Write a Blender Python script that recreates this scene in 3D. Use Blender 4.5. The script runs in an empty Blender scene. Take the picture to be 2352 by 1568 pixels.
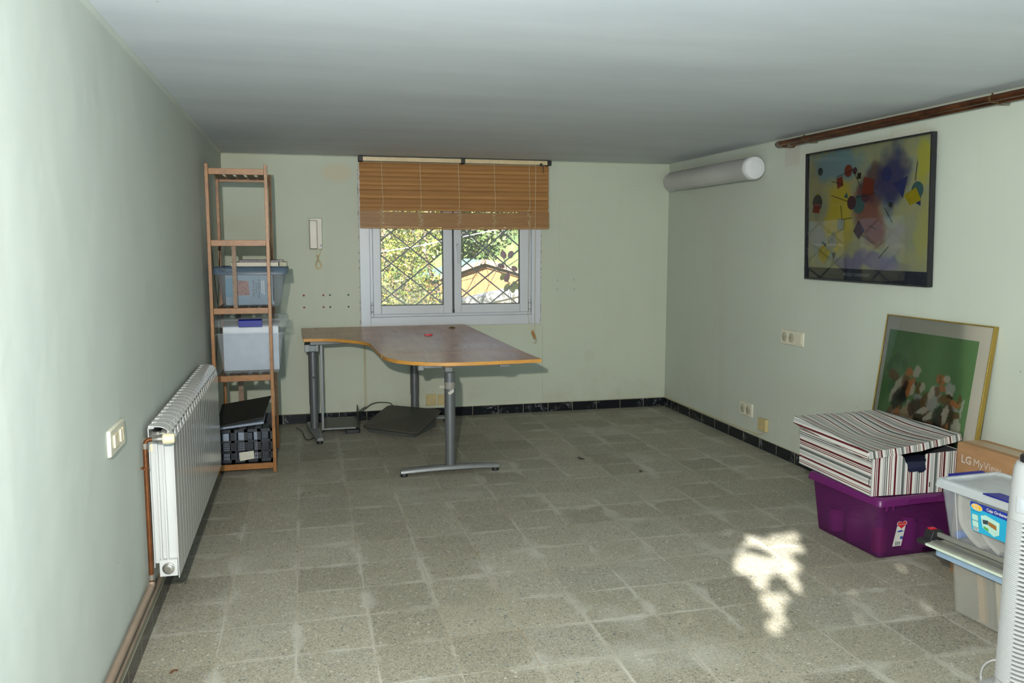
import bpy, bmesh, math, random
from mathutils import Vector, Matrix, noise as mnoise
random.seed(7)
PI = math.pi
scn = bpy.context.scene
COL = scn.collection

# ------------------------------------------------------------------ camera, world, lights, exposure
cam_d = bpy.data.cameras.new('camera'); cam = bpy.data.objects.new('camera', cam_d); COL.objects.link(cam)
cam_d.sensor_width = 36.0; cam_d.sensor_fit = 'HORIZONTAL'; cam_d.lens = 29.42
cam_d.clip_start = 0.05; cam_d.clip_end = 300
_pi, _ya, _ro = 0.115078, 0.242838, 0.000622
_f = Vector((math.sin(_ya)*math.cos(_pi), math.cos(_ya)*math.cos(_pi), -math.sin(_pi)))
_r = Vector((math.cos(_ya), -math.sin(_ya), 0)); _u = _r.cross(_f)
_r2 = _r*math.cos(_ro) + _u*math.sin(_ro); _u2 = -_r*math.sin(_ro) + _u*math.cos(_ro)
cam.matrix_world = Matrix(((_r2.x, _u2.x, -_f.x, 0), (_r2.y, _u2.y, -_f.y, 0), (_r2.z, _u2.z, -_f.z, 1.57), (0, 0, 0, 1)))
scn.camera = cam

world = bpy.data.worlds.new('World'); scn.world = world; world.use_nodes = True
bgn = world.node_tree.nodes['Background']
bgn.inputs[0].default_value = (0.62, 0.78, 1.0, 1); bgn.inputs[1].default_value = 1.1

SUN_EL = math.radians(23.5)
SUN_DIR = Vector((-0.455*math.cos(SUN_EL), -0.890*math.cos(SUN_EL), math.sin(SUN_EL))).normalized()   # towards the sun
sd = bpy.data.lights.new('sun', 'SUN'); sd.energy = 31.0; sd.color = (1.0, 0.975, 0.93); sd.angle = math.radians(0.53)
sun = bpy.data.objects.new('sun', sd); COL.objects.link(sun); sun.location = (-8, -16, 9)
sun.rotation_euler = SUN_DIR.to_track_quat('Z', 'Y').to_euler()

# the photographer's flash, just above and left of the lens
fd = bpy.data.lights.new('camera_flash', 'AREA'); fd.shape = 'DISK'; fd.size = 0.06; fd.energy = 190.0; fd.color = (1.0, 0.955, 0.87)
fl = bpy.data.objects.new('camera_flash', fd); COL.objects.link(fl); fl.location = (-0.2, 0.0, 1.88)
fl.rotation_euler = Vector((-0.27, -0.96, -0.02)).to_track_quat('Z', 'Y').to_euler()

# added area lamp at the invented doorway, tilted up as cool bounce fill
dd = bpy.data.lights.new('doorway_fill', 'AREA'); dd.shape = 'RECTANGLE'; dd.size = 1.3; dd.size_y = 1.1; dd.energy = 100.0; dd.color = (0.55, 0.80, 1.0)
dl = bpy.data.objects.new('doorway_fill', dd); COL.objects.link(dl); dl.location = (0.25, -0.30, 0.62)
dl.rotation_euler = Vector((0.15, -0.46, -0.87)).to_track_quat('Z', 'Y').to_euler()
scn.view_settings.view_transform = 'Standard'; scn.view_settings.look = 'None'
scn.view_settings.gamma = 1.0; scn.view_settings.use_curve_mapping = False
scn.view_settings.exposure = 0.0

# ------------------------------------------------------------------ mesh helpers
def origin_of(o):
    v = Vector((0, 0, 0))
    while o is not None:
        v += o.location; o = o.parent
    return v

class MB:
    def __init__(s): s.bm = bmesh.new()
    def face(s, vs, mi=0):
        try:
            f = s.bm.faces.new(vs); f.material_index = mi; return f
        except ValueError: return None
    def poly(s, pts, mi=0):
        return s.face([s.bm.verts.new(p) for p in pts], mi)
    def box(s, x0, x1, y0, y1, z0, z1, mi=0, T=None):
        P = [(x0,y0,z0),(x1,y0,z0),(x1,y1,z0),(x0,y1,z0),(x0,y0,z1),(x1,y0,z1),(x1,y1,z1),(x0,y1,z1)]
        if T: P = [T(*p) for p in P]
        v = [s.bm.verts.new(p) for p in P]
        for q in ((3,2,1,0),(4,5,6,7),(0,1,5,4),(1,2,6,5),(2,3,7,6),(3,0,4,7)): s.face([v[i] for i in q], mi)
        return s
    def bar(s, a, b, w, h, up=(0,0,1), mi=0):
        a = Vector(a); b = Vector(b); d = (b-a).normalized(); u = Vector(up)
        sd_ = d.cross(u)
        if sd_.length < 1e-4: sd_ = d.cross(Vector((1,0,0)))
        sd_.normalize(); u = sd_.cross(d).normalized()
        P = []
        for c in (a, b):
            for i, j in ((-1,-1),(1,-1),(1,1),(-1,1)): P.append(c + sd_*(w/2*i) + u*(h/2*j))
        v = [s.bm.verts.new(p) for p in P]
        for q in ((0,1,2,3),(7,6,5,4),(0,4,5,1),(1,5,6,2),(2,6,7,3),(3,7,4,0)): s.face([v[i] for i in q], mi)
        return s
    def loft(s, rings, cap0=True, cap1=True, mi=0, closed=True):
        R = [[s.bm.verts.new(p) for p in r] for r in rings]
        n = len(R[0])
        for a, b in zip(R, R[1:]):
            for i in range(n if closed else n-1):
                j = (i+1) % n
                s.face([a[i], a[j], b[j], b[i]], mi)
        if cap0: s.face(list(reversed(R[0])), mi)
        if cap1: s.face(R[-1], mi)
        return s
    def cyl(s, a, b, r0, r1=None, seg=20, mi=0, cap=True):
        a = Vector(a); b = Vector(b); r1 = r0 if r1 is None else r1
        return s.lathe(a, (b-a), [(r0, 0.0), (r1, 1.0)], seg, mi, cap)
    def lathe(s, a, axis, prof, seg=24, mi=0, cap=True):
        a = Vector(a); axis = Vector(axis); d = axis.normalized()
        t = Vector((0,0,1)) if abs(d.z) < .9 else Vector((1,0,0))
        u = d.cross(t).normalized(); w = d.cross(u).normalized()
        rings = []
        for r, k in prof:
            c = a + axis*k
            rings.append([c + u*(r*math.cos(2*PI*i/seg)) + w*(r*math.sin(2*PI*i/seg)) for i in range(seg)])
        return s.loft(rings, cap, cap, mi)
    def tube(s, pts, r, seg=8, mi=0, cap=True):
        P = [Vector(p) for p in pts]; rings = []
        n = len(P); up = None
        for i, p in enumerate(P):
            d = (P[min(i+1, n-1)] - P[max(i-1, 0)]).normalized()
            if up is None:
                up = d.cross(Vector((0,0,1)) if abs(d.z) < .9 else Vector((1,0,0))).normalized()
            up = (up - d*up.dot(d)).normalized(); w = d.cross(up)
            rr = r[i] if isinstance(r, (list, tuple)) else r
            rings.append([p + up*(rr*math.cos(2*PI*k/seg)) + w*(rr*math.sin(2*PI*k/seg)) for k in range(seg)])
        return s.loft(rings, cap, cap, mi)
    def prism(s, pts, f0, f1, mi=0, mi_side=None):
        a = [s.bm.verts.new(f0(*p)) for p in pts]; b = [s.bm.verts.new(f1(*p)) for p in pts]
        n = len(a); ms = mi if mi_side is None else mi_side
        s.face(list(reversed(a)), mi); s.face(b, mi)
        for i in range(n): s.face([a[i], a[(i+1)%n], b[(i+1)%n], b[i]], ms)
        return s
    def done(s, name, mats, parent=None, bevel=0, smooth=True, ang=0.6, fix=True, seg=2):
        bm = s.bm
        if fix: bmesh.ops.recalc_face_normals(bm, faces=bm.faces)
        o0 = origin_of(parent) if parent is not None else Vector((0,0,0))
        if o0.length > 0: bmesh.ops.translate(bm, verts=bm.verts, vec=-o0)
        me = bpy.data.meshes.new(name); bm.to_mesh(me); bm.free()
        if not isinstance(mats, (list, tuple)): mats = [mats]
        for m in mats: me.materials.append(m)
        o = bpy.data.objects.new(name, me); COL.objects.link(o)
        if parent is not None: o.parent = parent
        if smooth and len(me.polygons):
            me.polygons.foreach_set('use_smooth', [True]*len(me.polygons)); me.set_sharp_from_angle(angle=ang)
        if bevel:
            b = o.modifiers.new('bevel', 'BEVEL'); b.width = bevel; b.segments = seg; b.limit_method = 'ANGLE'; b.angle_limit = 0.7
            b.harden_normals = False
        return o

def smooth_path(pts, n=8):
    P = [Vector(p) for p in pts]; out = []; N = len(P); Tn = []
    for i in range(N):          # tangents no longer than the shorter neighbouring span, so long runs never overshoot
        a = P[max(i-1, 0)]; b_ = P[min(i+1, N-1)]; d = b_ - a
        l0 = (P[i]-a).length if i > 0 else 1e9; l1 = (b_-P[i]).length if i < N-1 else 1e9
        Tn.append(d.normalized()*min(l0, l1) if d.length > 1e-9 else Vector((0, 0, 0)))
    for i in range(N-1):
        p, q, m0, m1 = P[i], P[i+1], Tn[i], Tn[i+1]
        for k in range(n):
            t = k/n; t2 = t*t; t3 = t2*t
            out.append(p*(2*t3-3*t2+1) + m0*(t3-2*t2+t) + q*(-2*t3+3*t2) + m1*(t3-t2))
    out.append(P[-1]); return out

def rrect(x0, x1, y0, y1, r, n=4):
    out = []
    for cx, cy, a0 in ((x1-r, y0+r, -PI/2), (x1-r, y1-r, 0), (x0+r, y1-r, PI/2), (x0+r, y0+r, PI)):
        for k in range(n+1):
            a = a0 + PI/2*k/n; out.append((cx + r*math.cos(a), cy + r*math.sin(a)))
    return out

def tag(o, label=None, cat=None, group=None, kind=None):
    if label: o['label'] = label
    if cat: o['category'] = cat
    if group: o['group'] = group
    if kind: o['kind'] = kind
    return o
def thing(name, label, cat, loc, group=None):
    o = bpy.data.objects.new(name, None); COL.objects.link(o); o.location = loc; o.empty_display_size = .1
    return tag(o, label, cat, group)
def struct(o): o['kind'] = 'structure'; return o

def text_obj(name, txt, size, M, mat, parent, extrude=0.0006, align='LEFT', sx=1.0, spacing=1.0, bold=0.0):
    cu = bpy.data.curves.new('t', 'FONT'); cu.body = txt; cu.size = size; cu.extrude = extrude; cu.align_x = align
    cu.space_character = spacing; cu.offset = bold; cu.resolution_u = 2
    t = bpy.data.objects.new('t', cu); COL.objects.link(t)
    bpy.context.view_layer.update()
    dg = bpy.context.evaluated_depsgraph_get()
    me = bpy.data.meshes.new_from_object(t.evaluated_get(dg)); bpy.data.objects.remove(t); bpy.data.curves.remove(cu)
    me.transform(Matrix.Diagonal((sx,1,1,1))); me.transform(M)
    o0 = origin_of(parent) if parent is not None else Vector((0,0,0)); me.transform(Matrix.Translation(-o0))
    me.materials.clear(); me.materials.append(mat); me.name = name
    o = bpy.data.objects.new(name, me); COL.objects.link(o)
    if parent is not None: o.parent = parent
    return o
def frame_M(o, ex, ey):
    ex = Vector(ex).normalized(); ey = Vector(ey).normalized(); ez = ex.cross(ey).normalized(); o = Vector(o)
    return Matrix(((ex.x, ey.x, ez.x, o.x), (ex.y, ey.y, ez.y, o.y), (ex.z, ey.z, ez.z, o.z), (0,0,0,1)))

# ------------------------------------------------------------------ material helpers
class NT:
    def __init__(s, name):
        s.m = bpy.data.materials.new(name); s.m.use_nodes = True; s.t = s.m.node_tree; s.n = s.t.nodes; s.l = s.t.links
        s.b = s.n['Principled BSDF']; s.out = s.n['Material Output']
        s._tc = None; s._geo = None
    def tc(s, k='Object'):
        if s._tc is None: s._tc = s.n.new('ShaderNodeTexCoord')
        return s._tc.outputs[k]
    def geo(s, k):
        if s._geo is None: s._geo = s.n.new('ShaderNodeNewGeometry')
        return s._geo.outputs[k]
    def put(s, sock, v):
        if isinstance(v, bpy.types.NodeSocket): s.l.new(v, sock)
        elif isinstance(v, (tuple, list)) and sock.type == 'RGBA': sock.default_value = (v[0], v[1], v[2], 1)
        else: sock.default_value = v
    def ma(s, op, a, b=0.0, c=0.0, clamp=False):
        n = s.n.new('ShaderNodeMath'); n.operation = op; n.use_clamp = clamp
        for i, v in enumerate((a, b, c)): s.put(n.inputs[i], v)
        return n.outputs[0]
    def xyz(s, v):
        n = s.n.new('ShaderNodeSeparateXYZ'); s.l.new(v, n.inputs[0]); return n.outputs
    def cxyz(s, x, y, z=0.0):
        n = s.n.new('ShaderNodeCombineXYZ')
        for i, v in enumerate((x, y, z)): s.put(n.inputs[i], v)
        return n.outputs[0]
    def mapv(s, v, sc=(1,1,1), loc=(0,0,0), rot=(0,0,0)):
        n = s.n.new('ShaderNodeMapping'); s.l.new(v, n.inputs[0]); n.inputs['Scale'].default_value = sc; n.inputs['Location'].default_value = loc; n.inputs['Rotation'].default_value = rot
        return n.outputs[0]
    def noise(s, v, scale, detail=3, rough=.5, k='Fac'):
        n = s.n.new('ShaderNodeTexNoise'); s.l.new(v, n.inputs['Vector']); n.inputs['Scale'].default_value = scale
        n.inputs['Detail'].default_value = detail; n.inputs['Roughness'].default_value = rough; return n.outputs[k]
    def vor(s, v, scale, feature='F1', k='Distance'):
        n = s.n.new('ShaderNodeTexVoronoi'); n.feature = feature; s.l.new(v, n.inputs['Vector']); n.inputs['Scale'].default_value = scale; return n.outputs[k]
    def white(s, v):
        n = s.n.new('ShaderNodeTexWhiteNoise'); s.l.new(v, n.inputs['Vector']); return n.outputs['Value']
    def ramp(s, f, stops, const=False):
        n = s.n.new('ShaderNodeValToRGB'); e = n.color_ramp.elements
        if const: n.color_ramp.interpolation = 'CONSTANT'
        while len(e) > 1: e.remove(e[-1])
        for i, (p, c) in enumerate(stops):
            if not isinstance(c, (tuple, list)): c = (c, c, c)
            q = e[0] if i == 0 else e.new(p)
            q.position = p; q.color = (c[0], c[1], c[2], 1)
        s.put(n.inputs[0], f); return n.outputs[0]
    def sm(s, v, a, b):       # smooth 0..1 between a and b
        n = s.n.new('ShaderNodeMapRange'); n.interpolation_type = 'SMOOTHSTEP'; s.put(n.inputs[0], v)
        n.inputs[1].default_value = a; n.inputs[2].default_value = b; return n.outputs[0]
    def mix(s, f, a, b):
        n = s.n.new('ShaderNodeMix'); n.data_type = 'RGBA'; s.put(n.inputs[0], f); s.put(n.inputs[6], a); s.put(n.inputs[7], b); return n.outputs[2]
    def bump(s, h, st=.3, dist=.01):
        n = s.n.new('ShaderNodeBump'); n.inputs['Strength'].default_value = st; n.inputs['Distance'].default_value = dist; s.put(n.inputs['Height'], h)
        s.l.new(n.outputs[0], s.b.inputs['Normal'])
    def set(s, **k):
        for a, v in k.items():
            nm = {'color':'Base Color','rough':'Roughness','metal':'Metallic','spec':'Specular IOR Level','coat':'Coat Weight','coatr':'Coat Roughness','emit':'Emission Color','estr':'Emission Strength','sss':'Subsurface Weight','trans':'Transmission Weight'}[a]
            s.put(s.b.inputs[nm], v)
        return s.m
    def see(s, fac, tint=(1,1,1)):      # clear/translucent sheet: part straight-through, part surface
        tr = s.n.new('ShaderNodeBsdfTransparent'); s.put(tr.inputs[0], tint)
        mx = s.n.new('ShaderNodeMixShader'); s.put(mx.inputs[0], fac); s.l.new(tr.outputs[0], mx.inputs[1]); s.l.new(s.b.outputs[0], mx.inputs[2])
        s.l.new(mx.outputs[0], s.out.inputs[0]); return s.m

def plain(name, c, rough=.5, metal=0.0, var=.08, scale=25, bump=0.0, spec=.5, coat=0.0):
    t = NT(name); n = t.noise(t.tc(), scale, 3)
    lo = tuple(x*(1-var) for x in c); hi = tuple(min(1, x*(1+var)) for x in c)
    t.set(color=t.ramp(n, [(.3, lo), (.7, hi)]), rough=t.ma('MULTIPLY_ADD', n, .15, rough-.07), metal=metal, spec=spec, coat=coat)
    if bump: t.bump(t.noise(t.tc(), scale*6, 2), bump, .002)
    return t.m

def boxmask(t, u, v, u0, u1, v0, v1, e=.004):
    a = t.ma('MULTIPLY', t.sm(u, u0-e, u0+e), t.ma('SUBTRACT', 1.0, t.sm(u, u1-e, u1+e)))
    b = t.ma('MULTIPLY', t.sm(v, v0-e, v0+e), t.ma('SUBTRACT', 1.0, t.sm(v, v1-e, v1+e)))
    return t.ma('MULTIPLY', a, b)
def blot(t, u, v, cu, cv, ru, rv):
    d = t.ma('ADD', t.ma('POWER', t.ma('DIVIDE', t.ma('SUBTRACT', u, cu), ru), 2.0), t.ma('POWER', t.ma('DIVIDE', t.ma('SUBTRACT', v, cv), rv), 2.0))
    return t.ma('SUBTRACT', 1.0, t.sm(d, .2, 1.0))

def wall_mat(name, base, side):
    t = NT(name); P = t.geo('Position'); x, y, z = t.xyz(P)
    big = t.noise(P, .9, 4, .6); c = t.ramp(big, [(.3, tuple(q*.93 for q in base)), (.7, base)])
    streak = t.noise(t.mapv(P, (6, 6, .5)), 1.0, 3, .6)
    c = t.mix(t.ma('MULTIPLY', t.sm(streak, .5, .8), .22), c, (.41, .435, .35))
    # scuffed dirty zone close to the floor
    low = t.ma('MULTIPLY', t.ma('SUBTRACT', 1.0, t.sm(z, .05, .55)), t.sm(t.noise(P, 5, 4, .65), .42, .75))
    c = t.mix(t.ma('MULTIPLY', low, .35), c, (.37, .345, .24))
    sp = t.vor(P, 5.5); c = t.mix(t.ma('MULTIPLY', t.ma('SUBTRACT', 1.0, t.sm(sp, .012, .035)), t.sm(t.white(t.vor(P, 5.5, k='Color')), .7, .8)), c, (.30, .27, .2))
    if side == 'back':
        c = t.mix(t.ma('MULTIPLY', blot(t, x, z, .30, 2.19, .16, .09), .35), c, (.58, .42, .22))
        c = t.mix(t.ma('MULTIPLY', blot(t, x, z, 2.62, .52, .07, .07), .18), c, (.35, .36, .27))
        for (a, b) in ((2.30, 1.24), (2.46, 1.245), (2.30, 1.155), (2.465, 1.155)):
            c = t.mix(t.ma('MULTIPLY', blot(t, x, z, a, b, .012, .016), .7), c, (.36, .36, .30))
    if side == 'right':
        c = t.mix(t.ma('MULTIPLY', boxmask(t, y, z, 5.33, 5.52, 2.13, 2.28, .01), .45), c, (.42, .36, .32))
        c = t.mix(t.ma('MULTIPLY', boxmask(t, y, z, 4.10, 4.40, 2.10, 2.245, .02), .5), c, (.45, .455, .33))
        c = t.mix(boxmask(t, y, z, 4.15, 4.36, 2.10, 2.226, .003), c, (.50, .52, .46))
    t.set(color=c, rough=.62, spec=.35)
    t.bump(t.ma('ADD', t.ma('MULTIPLY', t.noise(P, 3, 3), 1.0), t.ma('MULTIPLY', t.noise(P, 60, 2), .03)), .30, .02)
    return t.m

# ------------------------------------------------------------------ room shell
D, XL, XR, H = 7.513, -0.652, 3.405, 2.333
YF = -0.42          # inner face of the wall behind the photographer
wall_c = (.515, .555, .450)
m_wall_b = wall_mat('wall_paint_back', wall_c, 'back'); m_wall_r = wall_mat('wall_paint_right', (.500, .545, .475), 'right'); m_wall_l = wall_mat('wall_paint_left', (.500, .540, .495), 'left')

t = NT('ceiling_plaster'); P = t.geo('Position'); big = t.noise(t.mapv(P, (.5, 2.2, 1)), 1.2, 4, .6)
c = t.ramp(big, [(.35, (.53, .56, .585)), (.65, (.59, .615, .635))])
sp = t.vor(P, 3.2); c = t.mix(t.ma('MULTIPLY', t.ma('SUBTRACT', 1.0, t.sm(sp, .01, .03)), .8), c, (.34, .27, .2))
c = t.mix(t.ma('MULTIPLY', t.sm(t.noise(t.mapv(P, (1, 5, 1)), 2.4, 5, .7), .66, .72), .5), c, (.66, .68, .70))
t.set(color=c, rough=.7, spec=.3); t.bump(t.ma('ADD', t.noise(t.mapv(P, (1, 2, 1)), 1.0, 2), t.ma('MULTIPLY', t.noise(P, 40, 2), .03)), .25, .02)
m_ceil = t.m

# terrazzo floor
t = NT('terrazzo_tiles'); P = t.geo('Position'); x, y, z = t.xyz(P); S = .2970
wob = t.ma('MULTIPLY', t.ma('SUBTRACT', t.noise(P, 6, 2), .5), .006)
u = t.ma('DIVIDE', t.ma('ADD', t.ma('ADD', x, .0694), wob), S); v = t.ma('DIVIDE', t.ma('ADD', t.ma('SUBTRACT', y, 3.1715), wob), S)
iu = t.ma('FLOOR', u); iv = t.ma('FLOOR', v); fu = t.ma('SUBTRACT', u, iu); fv = t.ma('SUBTRACT', v, iv)
eu = t.ma('MINIMUM', fu, t.ma('SUBTRACT', 1.0, fu)); ev = t.ma('MINIMUM', fv, t.ma('SUBTRACT', 1.0, fv)); ed = t.ma('MULTIPLY', t.ma('MINIMUM', eu, ev), S)
rnd = t.white(t.cxyz(iu, iv, 3.0))
P2 = t.cxyz(x, y, t.ma('MULTIPLY', rnd, 9.0))
cell = t.vor(P2, 215, k='Color'); cr = t.xyz(cell)[0]
base = t.ramp(rnd, [(0.0, (.190, .176, .128)), (.35, (.255, .240, .180)), (.7, (.315, .298, .232)), (1.0, (.235, .228, .182))])
fleck = t.ramp(cr, [(0, (0.050, 0.055, 0.050)), (.09, (0.109, 0.122, 0.118)), (.17, (0.336, 0.311, 0.235)), (.45, (0.437, 0.412, 0.336)), (.6, (0.302, 0.286, 0.227)), (.82, (0.538, 0.529, 0.470)), (.93, (0.218, 0.244, 0.244))], True)
c = t.mix(.42, base, fleck)
dd_ = t.vor(P2, 62); c = t.mix(t.ma('MULTIPLY', t.ma('SUBTRACT', 1.0, t.sm(dd_, .10, .17)), .8), c, (.045, .04, .035))
c2 = t.vor(P2, 70, k='Color'); big2 = t.xyz(c2)[1]; bd = t.vor(P2, 70)
c = t.mix(t.ma('MULTIPLY', t.ma('MULTIPLY', t.ma('GREATER_THAN', big2, .93), t.ma('LESS_THAN', bd, .42)), .75), c, t.ramp(t.xyz(c2)[2], [(0, (0.084, 0.101, 0.101)), (.5, (0.168, 0.185, 0.185)), (.7, (0.521, 0.504, 0.437))], True))
grime = t.noise(P, 1.6, 5, .65); c = t.mix(t.ma('MULTIPLY', t.sm(grime, .45, .7), .28), c, (0.210, 0.202, 0.151))
# pale dust hugging some of the joints
dn = t.noise(P, 3.2, 5, .6); reach = t.ma('MULTIPLY', t.sm(dn, .45, .78), .12)
dust = t.ma('MULTIPLY', t.ma('SUBTRACT', 1.0, t.sm(t.ma('DIVIDE', ed, t.ma('ADD', reach, .012)), .15, 1.0)), t.sm(t.noise(P, 2.3, 4, .6), .40, .62))
c = t.mix(t.ma('MULTIPLY', dust, .48), c, (0.504, 0.504, 0.454))
c = t.mix(t.ma('MULTIPLY', t.sm(t.noise(P, 1.1, 5, .6), .54, .68), .34), c, (0.470, 0.470, 0.420))
jn = t.noise(P, 2.0, 3); joint = t.ma('SUBTRACT', 1.0, t.sm(ed, .0012, .0038))
c = t.mix(t.ma('MULTIPLY', joint, .5), c, t.ramp(jn, [(.42, (0.286, 0.202, 0.109)), (.5, (0.353, 0.302, 0.210)), (.6, (0.504, 0.487, 0.428))]))
t.set(color=c, rough=t.ma('MULTIPLY_ADD', t.noise(P, 4, 3), .25, .42), spec=.35)
t.bump(t.ma('ADD', t.ma('MULTIPLY', t.sm(ed, .0, .004), .6), t.ma('MULTIPLY', cr, .05)), .25, .004)
m_floor = t.m

def marble(name, axis):
    t = NT(name); P = t.geo('Position'); x, y, z = t.xyz(P); q = x if axis == 'x' else y; o = 1.483 if axis == 'x' else 3.05; L = .2425
    w = t.ma('DIVIDE', t.ma('SUBTRACT', q, o), L); iw = t.ma('FLOOR', w); fw = t.ma('SUBTRACT', w, iw); e = t.ma('MULTIPLY', t.ma('MINIMUM', fw, t.ma('SUBTRACT', 1.0, fw)), L)
    Pm = t.cxyz(q, z, t.ma('MULTIPLY', iw, 3.7)); n = t.noise(Pm, 9, 6, .7); vein = t.sm(t.ma('ABSOLUTE', t.ma('SUBTRACT', n, .5)), 0.0, .02)
    c = t.mix(t.ma('MULTIPLY', t.ma('SUBTRACT', 1.0, vein), t.sm(t.noise(Pm, 5, 2), .5, .7)), (.010, .012, .015), (.30, .31, .32))
    c = t.mix(t.ma('SUBTRACT', 1.0, t.sm(e, .001, .003)), c, (.34, .31, .24))
    c = t.mix(t.sm(z, .081, .083), c, (.40, .36, .26))
    t.set(color=c, rough=.2, spec=.25); return t.m
m_bb_x = marble('skirting_tile_back', 'x'); m_bb_y = marble('skirting_tile_side', 'y')

struct(MB().box(XL-.2, XR+.2, YF-.2, D+.2, -.12, 0).done('floor', m_floor))
struct(MB().box(XL-.2, XR+.2, YF-.2, D+.2, H, H+.15).done('ceiling', m_ceil))
struct(MB().box(XL-.2, XL, YF-.2, D+.2, 0, H).done('wall_left', m_wall_l))
struct(MB().box(XR, XR+.2, YF-.2, D+.2, 0, H).done('wall_right', m_wall_r))
# back wall with its window opening
WX0, WX1, WZ0, WZ1 = .478, 2.133, .838, 2.26
b = MB(); b.box(XL, WX0, D, D+.2, 0, H); b.box(WX1, XR, D, D+.2, 0, H); b.box(WX0, WX1, D, D+.2, 0, WZ0); b.box(WX0, WX1, D, D+.2, WZ1, H)
struct(b.done('wall_back', m_wall_b))
# wall behind the photographer; its doorway is invented to admit the sun patch
DX0, DX1, DZ = -.60, 1.05, 2.275
b = MB(); b.box(XL, DX0, YF-.1, YF, 0, H); b.box(DX1, XR, YF-.1, YF, 0, H); b.box(DX0, DX1, YF-.1, YF, DZ, H)
struct(b.done('wall_front', m_wall_l))
# cove where walls meet the ceiling
def cove(name, P0, P1, inward, mat, r=.016):
    P0 = Vector(P0); P1 = Vector(P1); n = Vector(inward); bb = MB(); R = []
    for P_ in (P0, P1):
        ring = [P_ + Vector((0,0,0))]
        for k in range(7):
            a = PI/2*k/6; ring.append(P_ + n*(r - r*math.sin(a)) + Vector((0,0,-(r - r*math.cos(a)))))
        R.append(ring)
    bb.loft(R); return struct(bb.done(name, mat))
cove('trim_1', (XL, D, H), (XR, D, H), (0,-1,0), m_wall_b); cove('trim_2', (XL, YF, H), (XL, D, H), (1,0,0), m_wall_l); cove('trim_3', (XR, YF, H), (XR, D, H), (-1,0,0), m_wall_r)
struct(MB().box(XL+.011, XR-.011, D-.011, D, 0, .085).done('baseboard_back', m_bb_x, bevel=.002))
struct(MB().box(XL, XL+.011, YF, D, 0, .085).done('baseboard_left', m_bb_y, bevel=.002))
struct(MB().box(XR-.011, XR, YF, D, 0, .085).done('baseboard_right', m_bb_y, bevel=.002))

# ------------------------------------------------------------------ window
t = NT('white_pvc'); P = t.tc(); c = t.mix(t.ma('MULTIPLY', t.ma('SUBTRACT', 1.0, t.sm(t.vor(P, 9), .015, .04)), .7), (.58, .605, .64), (.22, .20, .18))
c = t.mix(t.ma('MULTIPLY', t.sm(t.noise(P, 3, 4), .5, .8), .2), c, (.48, .50, .48)); m_pvc = t.set(color=c, rough=.28)
m_black = plain('black_rubber', (.012, .012, .013), .5); m_gasket = plain('dark_gasket', (.03, .035, .035), .5)
t = NT('window_glass'); t.set(color=(.8, .85, .82), rough=.35); g = t.n.new('ShaderNodeBsdfGlossy'); g.inputs['Roughness'].default_value = .02
tr = t.n.new('ShaderNodeBsdfTransparent'); fr = t.n.new('ShaderNodeFresnel'); fr.inputs[0].default_value = 1.45
m1 = t.n.new('ShaderNodeMixShader'); t.l.new(fr.outputs[0], m1.inputs[0]); t.l.new(tr.outputs[0], m1.inputs[1]); t.l.new(g.outputs[0], m1.inputs[2])
m2 = t.n.new('ShaderNodeMixShader'); dz = t.xyz(t.geo('Position'))[2]
t.put(m2.inputs[0], t.ma('MULTIPLY_ADD', t.ma('MULTIPLY', t.ma('SUBTRACT', 1.0, t.sm(dz, .95, 1.35)), t.noise(t.tc(), 5, 4)), .24, .060))  # pale haze mixed into the pane to wash out the view, stronger low down
t.l.new(m1.outputs[0], m2.inputs[1]); t.l.new(t.b.outputs[0], m2.inputs[2]); t.l.new(m2.outputs[0], t.out.inputs[0]); m_glass = t.m

win = struct(bpy.data.objects.new('window_1', None)); COL.objects.link(win); win.location = (1.3, D, .84)
b = MB(); yf, yb = D-.012, D+.06
def ringbox(b, x0, x1, z0, z1, w, ya, yb_, wb=None):
    wb = w if wb is None else wb
    b.box(x0, x0+w, ya, yb_, z0, z1); b.box(x1-w, x1, ya, yb_, z0, z1); b.box(x0+w, x1-w, ya, yb_, z0, z0+wb); b.box(x0+w, x1-w, ya, yb_, z1-w, z1)
ringbox(b, WX0, WX1, WZ0, WZ1, .088, yf, yb)
ringbox(b, WX0+.088, WX1-.088, WZ0+.088, WZ1-.088, .03, yf+.02, yb)
b.done('window_frame', m_pvc, win, bevel=.004)
def sash(x0, x1, gx0, gx1, handle):
    s = bpy.data.objects.new('sash', None); COL.objects.link(s); s.parent = win; s.location = Vector((x0, D, .95)) - win.location
    z0, z1, gz0, gz1 = .952, WZ1-.10, 1.03, WZ1-.18
    b = MB(); ya, yb_ = D-.028, D+.035
    b.box(x0, gx0, ya, yb_, z0, z1); b.box(gx1, x1, ya, yb_, z0, z1); b.box(gx0, gx1, ya, yb_, z0, gz0); b.box(gx0, gx1, ya, yb_, gz1, z1)
    b.done('sash_frame', m_pvc, s, bevel=.006, seg=3)
    b = MB(); w = .006; ringbox(b, gx0-.001, gx1+.001, gz0-.001, gz1+.001, w, D-.006, D+.02); b.done('gasket', m_gasket, s)
    b = MB(); b.box(gx0+.005, gx1-.005, D+.004, D+.008, gz0+.005, gz1-.005); b.done('pane', m_glass, s)
    return s
s1 = sash(.590, 1.300, .660, 1.218, False); s2 = sash(1.315, 2.012, 1.383, 1.930, True)
b = MB(); xs = 1.347; b.loft([[(xs+px, D-.030+yy, 1.60+pz) for px, pz in rrect(-.016, .016, -.085, .085, .014)] for yy in (0, -.010)]); b.done('handle_plate', m_pvc, s2, bevel=.002)
hp = smooth_path([(xs-.004, D-.040, 1.565), (xs-.004, D-.062, 1.568), (xs, D-.075, 1.555), (xs+.003, D-.078, 1.50), (xs+.004, D-.076, 1.44), (xs+.004, D-.072, 1.405)], 4)
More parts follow.
